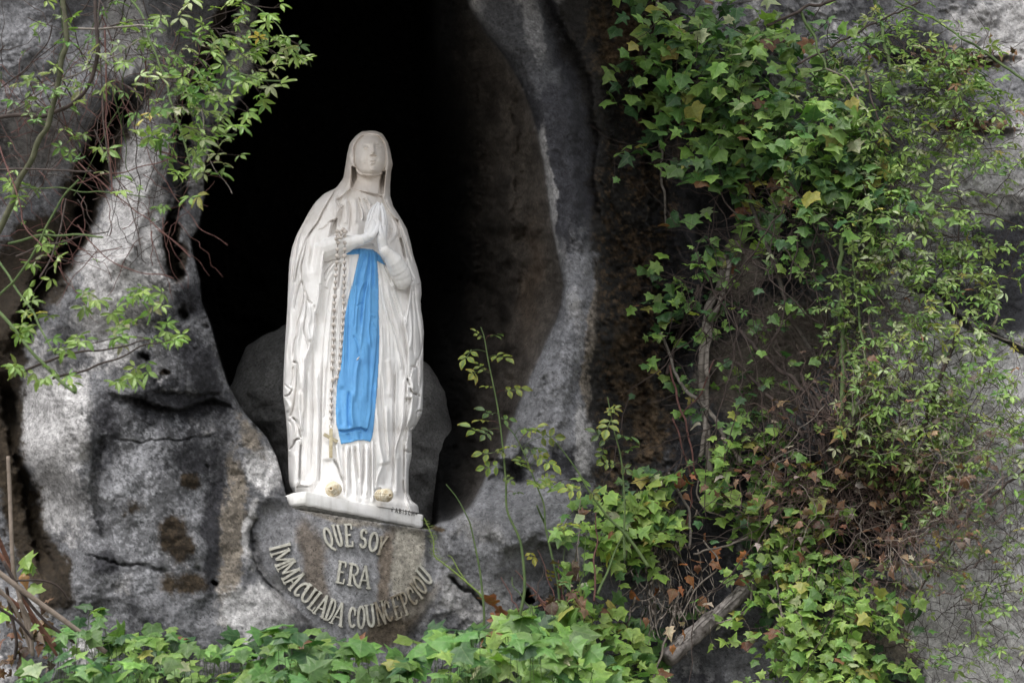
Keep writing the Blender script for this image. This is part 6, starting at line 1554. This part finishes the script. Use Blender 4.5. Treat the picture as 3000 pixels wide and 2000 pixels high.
cane_plant(c8n([(1245, 1000), (1245, 890), (1285, 650), (1262, 330), (1225, 190)]) + c7n([(640, 1330), (632, 1150), (610, 900), (575, 640), (520, 370), (490, 200), (467, 130)]), 5, 1.4,
           L7([(545, 180, 50, .6, .3), (470, 195, 34, -.8, -.1), (400, 285, 62, -.9, -.1), (565, 315, 66, .7, -.3), (430, 425, 60, -.8, -.6), (490, 410, 44, .2, -.8), (640, 545, 66, .9, -.3), (545, 525, 34, -.8, 0), (540, 700, 60, -.8, .1), (610, 730, 50, .8, -.3), (455, 815, 74, -.9, -.2), (520, 805, 50, -.2, -.3), (530, 955, 60, -.9, 0), (575, 1040, 56, -.5, -.7), (630, 1110, 34, .5, .2), (680, 1210, 36, .3, -.7), (515, 745, 44, -.6, -.2), (590, 930, 36, 0, -.5)]),
           'tallest green rose cane with red-edged leaves in front of the dark cave opening')
cane_plant(c8n([(1640, 1000), (1590, 800), (1570, 600), (1530, 420), (1480, 200), (1462, 110)]) + c7n([(880, 1290), (830, 1160), (760, 980), (690, 840), (620, 760)]), 4.2, 1.4,
           L7([(730, 790, 66, .2, .4), (780, 820, 60, .6, -.4), (865, 850, 62, .8, -.4), (700, 910, 50, -.2, .4), (755, 925, 60, .7, -.5), (810, 960, 46, .9, -.1), (860, 985, 66, .8, -.4), (730, 1040, 50, -.8, .2), (790, 1055, 40, .8, 0), (830, 1150, 44, -.4, .2), (860, 1170, 40, .6, -.5), (870, 1130, 36, .7, .4), (960, 1440, 66, .9, -.2), (1000, 1460, 40, .8, -.6)]),
           'slanting rose cane with yellow-green leaves leaning left over the grey rock', extra=[(c7n([(890, 1420), (860, 1360), (835, 1300)]), 3.5, M_greenstem)])
cane_plant(c8n([(1418 * 2.94 - 3234, 1000)]) + [(1418, 1789), (1408, 1687), (1396, 1619), (1379, 1541), (1370, 1516), (1340, 1460), (1307, 1418)], 3.8, 1.2, [], 'bare thin green cane curving up beside the pedestal rock', thorns=True)
cane_plant([(1830, 1640), (1828, 1560), (1830, 1480), (1820, 1346), (1798, 1257), (1780, 1163)], 4, 1.4,
           L7([(1320, 740, 74, -.2, -.5), (1330, 690, 56, .5, .2), (1300, 690, 40, -.7, .2), (1370, 830, 60, .6, -.4), (1290, 870, 60, -.8, -.2), (1410, 940, 50, .5, -.7), (1270, 930, 44, -.8, -.4), (1340, 1030, 44, -.4, .2), (1400, 1040, 44, .7, .1)]), 'upright cane with wilting red-brown leaves in front of the dark mossy strip', kind='rose')
cane_plant([(1900, 1660), (1860, 1600), (1825, 1556), (1780, 1512), (1727, 1440), (1691, 1378), (1637, 1306), (1588, 1262)], 5, 1.2, L7([(1120, 1195, 56, -.5, .1), (1190, 1205, 44, .6, -.3), (1080, 1190, 36, -.8, .1)]), 'thin arching cane crossing the rock column from lower right to upper left')
# bright green needle-leaved shoot
pn = Plant(); pts = [(1418, 1760), (1410, 1743), (1338, 1680), (1300, 1650), (1273, 1626), (1270, 1585), (1258, 1550), (1243, 1517)]
ln, r, p2, Y = cane(pts, 2.8, 1.1, M_greenstem, 8.42, 8.4)
M_lime = stem_mat('lime_shoot', (0.13, 0.19, 0.04), (0.20, 0.27, 0.07)); pn.stem(ln, r, M_lime)
ln2, r2, _, _ = cane([(1375, 1715), (1345, 1672), (1325, 1635), (1312, 1625)], 2.4, 1, M_lime, 8.42, 8.4); pn.stem(ln2, r2, M_lime)
for i in range(2, len(ln) - 1, 2):
    for s_ in (-1, 1):
        d = np.array([s_ * rng.uniform(.4, 1), rng.uniform(-.4, .1), rng.uniform(-.2, .8)]); d *= rng.uniform(.012, .03) / np.linalg.norm(d); pn.stem([ln[i], ln[i] + d * .6, ln[i] + d], np.array([.0012, .001, .0003]), M_lime)
pn.build('needle_leaved_shoot', 'bright green shoot with needle leaves bending over the rock right of the lettering', 'shoot', maxstems=90)
# cluster of red bare sticks
pk = Plant()
for (x0, y0), (x1, y1), r_, m in [((1640, 1800), (1660, 1650), 3, M_redstem), ((1650, 1790), (1636, 1640), 3, M_redstem), ((1655, 1800), (1690, 1600), 3, M_greenstem), ((1605, 1800), (1560, 1720), 3, M_redstem), ((1605, 1800), (1597, 1760), 5, M_redstem), ((1600, 1770), (1510, 1670), 2.4, M_redstem), ((1597, 1790), (1680, 1760), 3.4, M_redstem), ((1570, 1830), (1500, 1690), 2.4, M_greenstem), ((1660, 1780), (1700, 1560), 2, M_twig), ((1570, 1760), (1595, 1660), 2, M_twig), ((1520, 1790), (1468, 1690), 2.2, M_redstem), ((1590, 1860), (1555, 1770), 5, M_greenstem), ((1740, 1760), (1745, 1500), 3, M_redstem), ((1750, 1740), (1830, 1560), 4, M_greenstem), ((1690, 1760), (1730, 1530), 2, M_greenstem), ((1650, 1740), (1655, 1570), 1.6, M_greenstem), ((1690, 1700), (1700, 1420), 1.4, M_root), ((1625, 1760), (1575, 1610), 1.6, M_redstem)]:
    p = np.linspace([x0, y0], [x1, y1], 7); p[1:-1] += rng.normal(0, 4, (5, 2)); c_ = P(p[:, 0], p[:, 1], np.linspace(8.32, 8.38, 7)); pk.stem(cr(c_, 3), np.linspace(r_, r_ * .5, 19) * .00147, m)
for k in range(26):
    x, y = rng.normal(1665, 26), rng.uniform(1640, 1790); q = P(x, y, 8.3); pk.leaf(q, leaf_frame(.5, .6), PX(rng.uniform(22, 46)), 'ivy' if rng.random() < .5 else 'dry', pick(PAL_IVY if rng.random() < .5 else PAL_DRY))
for x, y, s_ in [(1452, 1755, 56), (1458, 1780, 60), (1450, 1800, 50), (1562, 1740, 36), (1553, 1618, 40), (1612, 1672, 34)]:
    pk.leaf(P(x, y, 8.4), leaf_frame(.2, .8), PX(s_), 'dry' if y > 1700 else 'rose', pick([((0.16, 0.06, 0.03), 1)] if y > 1700 else [(G_YEL, 1)]))
pk.build('bare_stick_cluster', 'cluster of thin red and green bare sticks rising behind the bottom ivy', 'sticks', maxstems=40)

# ---- I. vine hanging in the foreground at the left (nearer to the camera, slightly out of focus)
pv = Plant()
M_olive = stem_mat('dark_olive_cane', (0.045, 0.05, 0.025), (0.085, 0.085, 0.05))
def fg(pts, r0, r1, mat, Y0_=7.2, Y1_=7.0):
    p = cr(v2(pts), 10); p = p + np.stack([vnoise(p[:, 0] / 60, p[:, 1] / 60, 7), vnoise(p[:, 0] / 60, p[:, 1] / 60, 8)], -1) * 7
    pv.stem(P(p[:, 0], p[:, 1], np.linspace(Y0_, Y1_, len(p))), np.linspace(r0, r1, len(p)) * .00118, mat)
for a in [([(-40, 600), (10, 500), (50, 400), (90, 330), (120, 240), (150, 110), (148, -30)], 10, 8, M_olive), ([(-30, 276), (40, 268), (110, 262), (170, 235), (205, 190), (228, 110), (215, -30)], 7, 6, M_twig),
          ([(290, -20), (330, 50), (360, 130), (392, 230), (425, 330), (452, 420)], 4.5, 3, M_greenstem), ([(-20, 385), (80, 388), (210, 392)], 4, 3, M_twig), ([(230, -20), (232, 120), (240, 260), (252, 420)], 3, 2, M_twig), ([(245, 60), (246, 200), (248, 300), (256, 440)], 3, 2, M_redstem), ([(150, 65), (230, 66), (320, 60), (340, 70)], 4, 3, M_greystem),
          ([(245, 65), (290, 50), (380, 45)], 3, 2, M_twig), ([(510, 120), (540, 165), (575, 180), (625, 184), (665, 180)], 4.5, 2, M_greenstem), ([(-30, 700), (0, 715), (60, 790), (130, 870), (170, 905)], 6, 5, M_greenstem), ([(-20, 700), (40, 640), (90, 560), (140, 460), (180, 410)], 4, 3, M_greenstem),
          ([(0, 600), (60, 690), (110, 780), (130, 810)], 4, 3, M_greenstem), ([(60, 850), (150, 815), (240, 800), (345, 782)], 4.5, 2, M_twig), ([(120, 870), (220, 840), (320, 800), (395, 780)], 4, 1.6, M_twig), ([(20, 560), (90, 545), (170, 540), (235, 545)], 4, 3, M_greenstem), ([(40, 590), (120, 560), (250, 530)], 4, 2, M_twig),
          ([(180, 370), (240, 430), (330, 500), (440, 590)], 3, 2, M_redstem), ([(220, 300), (260, 400), (300, 480), (320, 560)], 2.4, 2, M_twig), ([(170, 420), (250, 400), (340, 380), (400, 360)], 2.4, 1.6, M_redstem), ([(0, 440), (100, 430), (200, 440), (330, 450)], 2.4, 2, M_greenstem),
          ([(130, 810), (200, 790), (300, 770), (360, 800)], 2.2, 1.4, M_twig), ([(0, 200), (60, 150), (100, 110), (120, 60)], 3, 2, M_twig), ([(20, 260), (80, 220), (160, 180), (240, 140), (330, 90)], 3, 2, M_greystem), ([(0, 330), (30, 420), (60, 520), (120, 600)], 3, 2, M_redstem), ([(180, 520), (240, 590), (300, 620), (400, 640)], 2.4, 1.6, M_redstem), ([(270, 200), (330, 330), (420, 480), (520, 560)], 1.6, 1.2, M_redstem),
          ([(560, 0), (620, 40), (660, 90), (705, 145)], 2, 1.2, M_greenstem), ([(460, 250), (470, 330), (500, 400), (530, 445)], 1.6, 1, M_greystem), ([(150, 460), (130, 560), (90, 640)], 3, 2, M_twig)]:
    fg(*a)
dv = dens([(480, 60, 60, 50, .9), (420, 110, 70, 50, 1), (340, 160, 80, 60, 1), (530, 140, 60, 40, .6), (300, 80, 80, 60, .6), (460, 170, 50, 40, .8), (380, 230, 60, 50, .8), (460, 300, 30, 30, .5), (180, 60, 120, 80, .35), (300, 290, 60, 50, .35), (60, 120, 60, 100, .25), (560, 30, 30, 20, .5), (100, 300, 90, 60, .15)])
c = 0
while c < 92:
    x, y = rand_in(box(-10, -10, 640, 380))
    if rng.random() > dv(x, y): continue
    spray(pv, x, y, rng.uniform(-.6, 1.2), 5, 32, .0, 58, [((0.12, 0.20, 0.05), 5), ((0.18, 0.27, 0.07), 4), (G_PALE, 2.0), ((.4, .36, .10), .3), (G_MID, 3)], M_twig, 1.5, .8, 0, 0, None, 'palm', .2, .05, Yf=rng.uniform(6.9, 7.6)); c += 1
for cx, cy, n, sp_ in [(460, 310, 3, 16), (455, 370, 3, 16), (420, 240, 3, 16), (515, 385, 3, 14), (588, 115, 4, 16), (600, 95, 2, 10), (585, 175, 2, 10), (650, 100, 4, 20), (690, 140, 3, 14), (610, 230, 1, 5), (455, 450, 2, 12), (400, 400, 2, 12), (560, 10, 3, 14), (610, 40, 3, 14), (110, 560, 5, 20), (90, 610, 4, 20), (170, 690, 6, 30), (60, 760, 5, 24), (80, 730, 5, 26), (320, 680, 6, 22), (350, 700, 5, 24), (370, 760, 6, 26), (400, 770, 5, 22), (300, 730, 4, 26), (270, 770, 6, 30), (340, 840, 3, 20), (310, 880, 3, 18), (280, 860, 4, 22), (45, 840, 4, 14), (100, 850, 4, 24), (160, 880, 3, 18), (240, 700, 4, 24), (30, 440, 4, 20), (150, 800, 5, 26), (180, 770, 4, 26), (370, 460, 2, 16), (290, 400, 3, 24), (230, 330, 4, 30), (340, 300, 4, 26), (60, 690, 4, 24)]:
    for k in range(n):
        x, y = (cx + rng.normal(0, sp_ * .7)) * V, (cy + rng.normal(0, sp_ * .6)) * V; Yq = rng.uniform(6.9, 7.4)
        q = P(x, y, Yq); pv.leaf(q, leaf_frame(.9, .6), PX(rng.uniform(46, 76), Yq), 'palm', pick([((0.13, 0.22, 0.05), 5), ((0.19, 0.28, 0.08), 3), (G_PALE, 1.0), ((.42, .36, .10), .25)]))
        pv.stem([q, P(x + rng.normal(0, 14), y + rng.uniform(6, 24), Yq + .01)], .0008, M_greenstem)
c = 0
while c < 120:
    x, y = rand_in(box(-10, 100, 420, 620)); spray(pv, x, y, rng.uniform(-3, 3), 9, 26, 0, 20, PAL_AKE, M_redstem if c % 3 else M_twig, 1.3, .02, 0, 0, None, 'palm', .15, .0, Yf=rng.uniform(7.2, 7.8)); c += 1
for _ in range(40):      # long thin hanging shoots
    x, y = rng.uniform(-20, 420), rng.uniform(-30, 250); a = rng.uniform(.6, 2.2); pts = []
    for i in range(int(rng.integers(5, 10))): pts.append((x, y)); x += math.cos(a) * 42; y += math.sin(a) * 42; a += rng.normal(0, .15)
    fg(pts, rng.uniform(1.3, 2.6), 1, [M_twig, M_redstem, M_twig, M_greenstem][int(rng.integers(4))], 7.3, 7.6)
pv.build('foreground_vine', 'long arching vine with pale five-fingered leaves hanging at the upper left foreground', 'vine', maxstems=45)

# ---- J. bundle of cut sticks in the lower left corner
ps = Plant(); Pq = lambda x, y: (x / 2.09, 1250 + y / 2.09)
M_stick = stem_mat('peeled_stick', (0.12, 0.095, 0.075), (0.22, 0.18, 0.15)); M_rust = stem_mat('rusty_stalk', (0.10, 0.045, 0.03), (0.20, 0.10, 0.07))
for pts, r0, r1, m in [([(50, 180), (62, 450), (80, 850), (110, 1000), (195, 1340)], 6, 7, M_stick), ([(-60, 850), (150, 1010), (400, 1190), (650, 1380)], 9, 8, M_stick), ([(-40, 720), (60, 880), (180, 1120), (340, 1340)], 7, 6, M_rust), ([(-20, 980), (80, 1090), (150, 1250), (190, 1380)], 6, 5, M_stick), ([(100, 940), (260, 940), (360, 980), (420, 1060)], 3.4, 3, M_twig), ([(20, 820), (130, 1010), (280, 1190), (460, 1320)], 6, 5, M_twig), ([(-30, 640), (40, 800), (110, 1000)], 8, 6, M_rust), ([(0, 1010), (120, 1100), (260, 1260), (350, 1400)], 6, 5, M_rust), ([(40, 980), (60, 1100), (100, 1300), (90, 1420)], 5, 5, M_twig), ([(-20, 1100), (100, 1180), (200, 1300)], 5, 4, M_twig), ([(120, 1060), (180, 1200), (200, 1400)], 6, 6, M_stick)]:
    p = cr([Pq(*q) for q in pts], 8); ps.stem(P(p[:, 0], p[:, 1], np.linspace(7.9, 8.0, len(p)) + rng.uniform(-.1, .1)), np.linspace(r0, r1, len(p)) * .00130, m)
for x, y, s_ in [(150, 790, 70), (170, 830, 60), (200, 850, 44), (190, 980, 56), (40, 1130, 50), (220, 1210, 30), (145, 900, 46)]:
    q = Pq(x, y); ps.leaf(P(*q, 7.9), leaf_frame(.6, .4), PX(s_ * .9, 7.9), 'ivy' if y != 900 else 'dry', pick([((0.17, 0.27, 0.06), 1)] if y != 900 else [((.35, .17, .07), 1)]))
for k in range(60):
    x, y = rng.uniform(-20, 330), rng.uniform(1060, 1500); q = Pq(x, y); ps.leaf(P(*q, 8.1), leaf_frame(.4, .9), PX(rng.uniform(20, 40)), 'dry', pick(PAL_DRY))
ps.build('stick_bundle', 'bundle of dry brown sticks with a few ivy leaves in the lower left corner', 'sticks', maxstems=20)
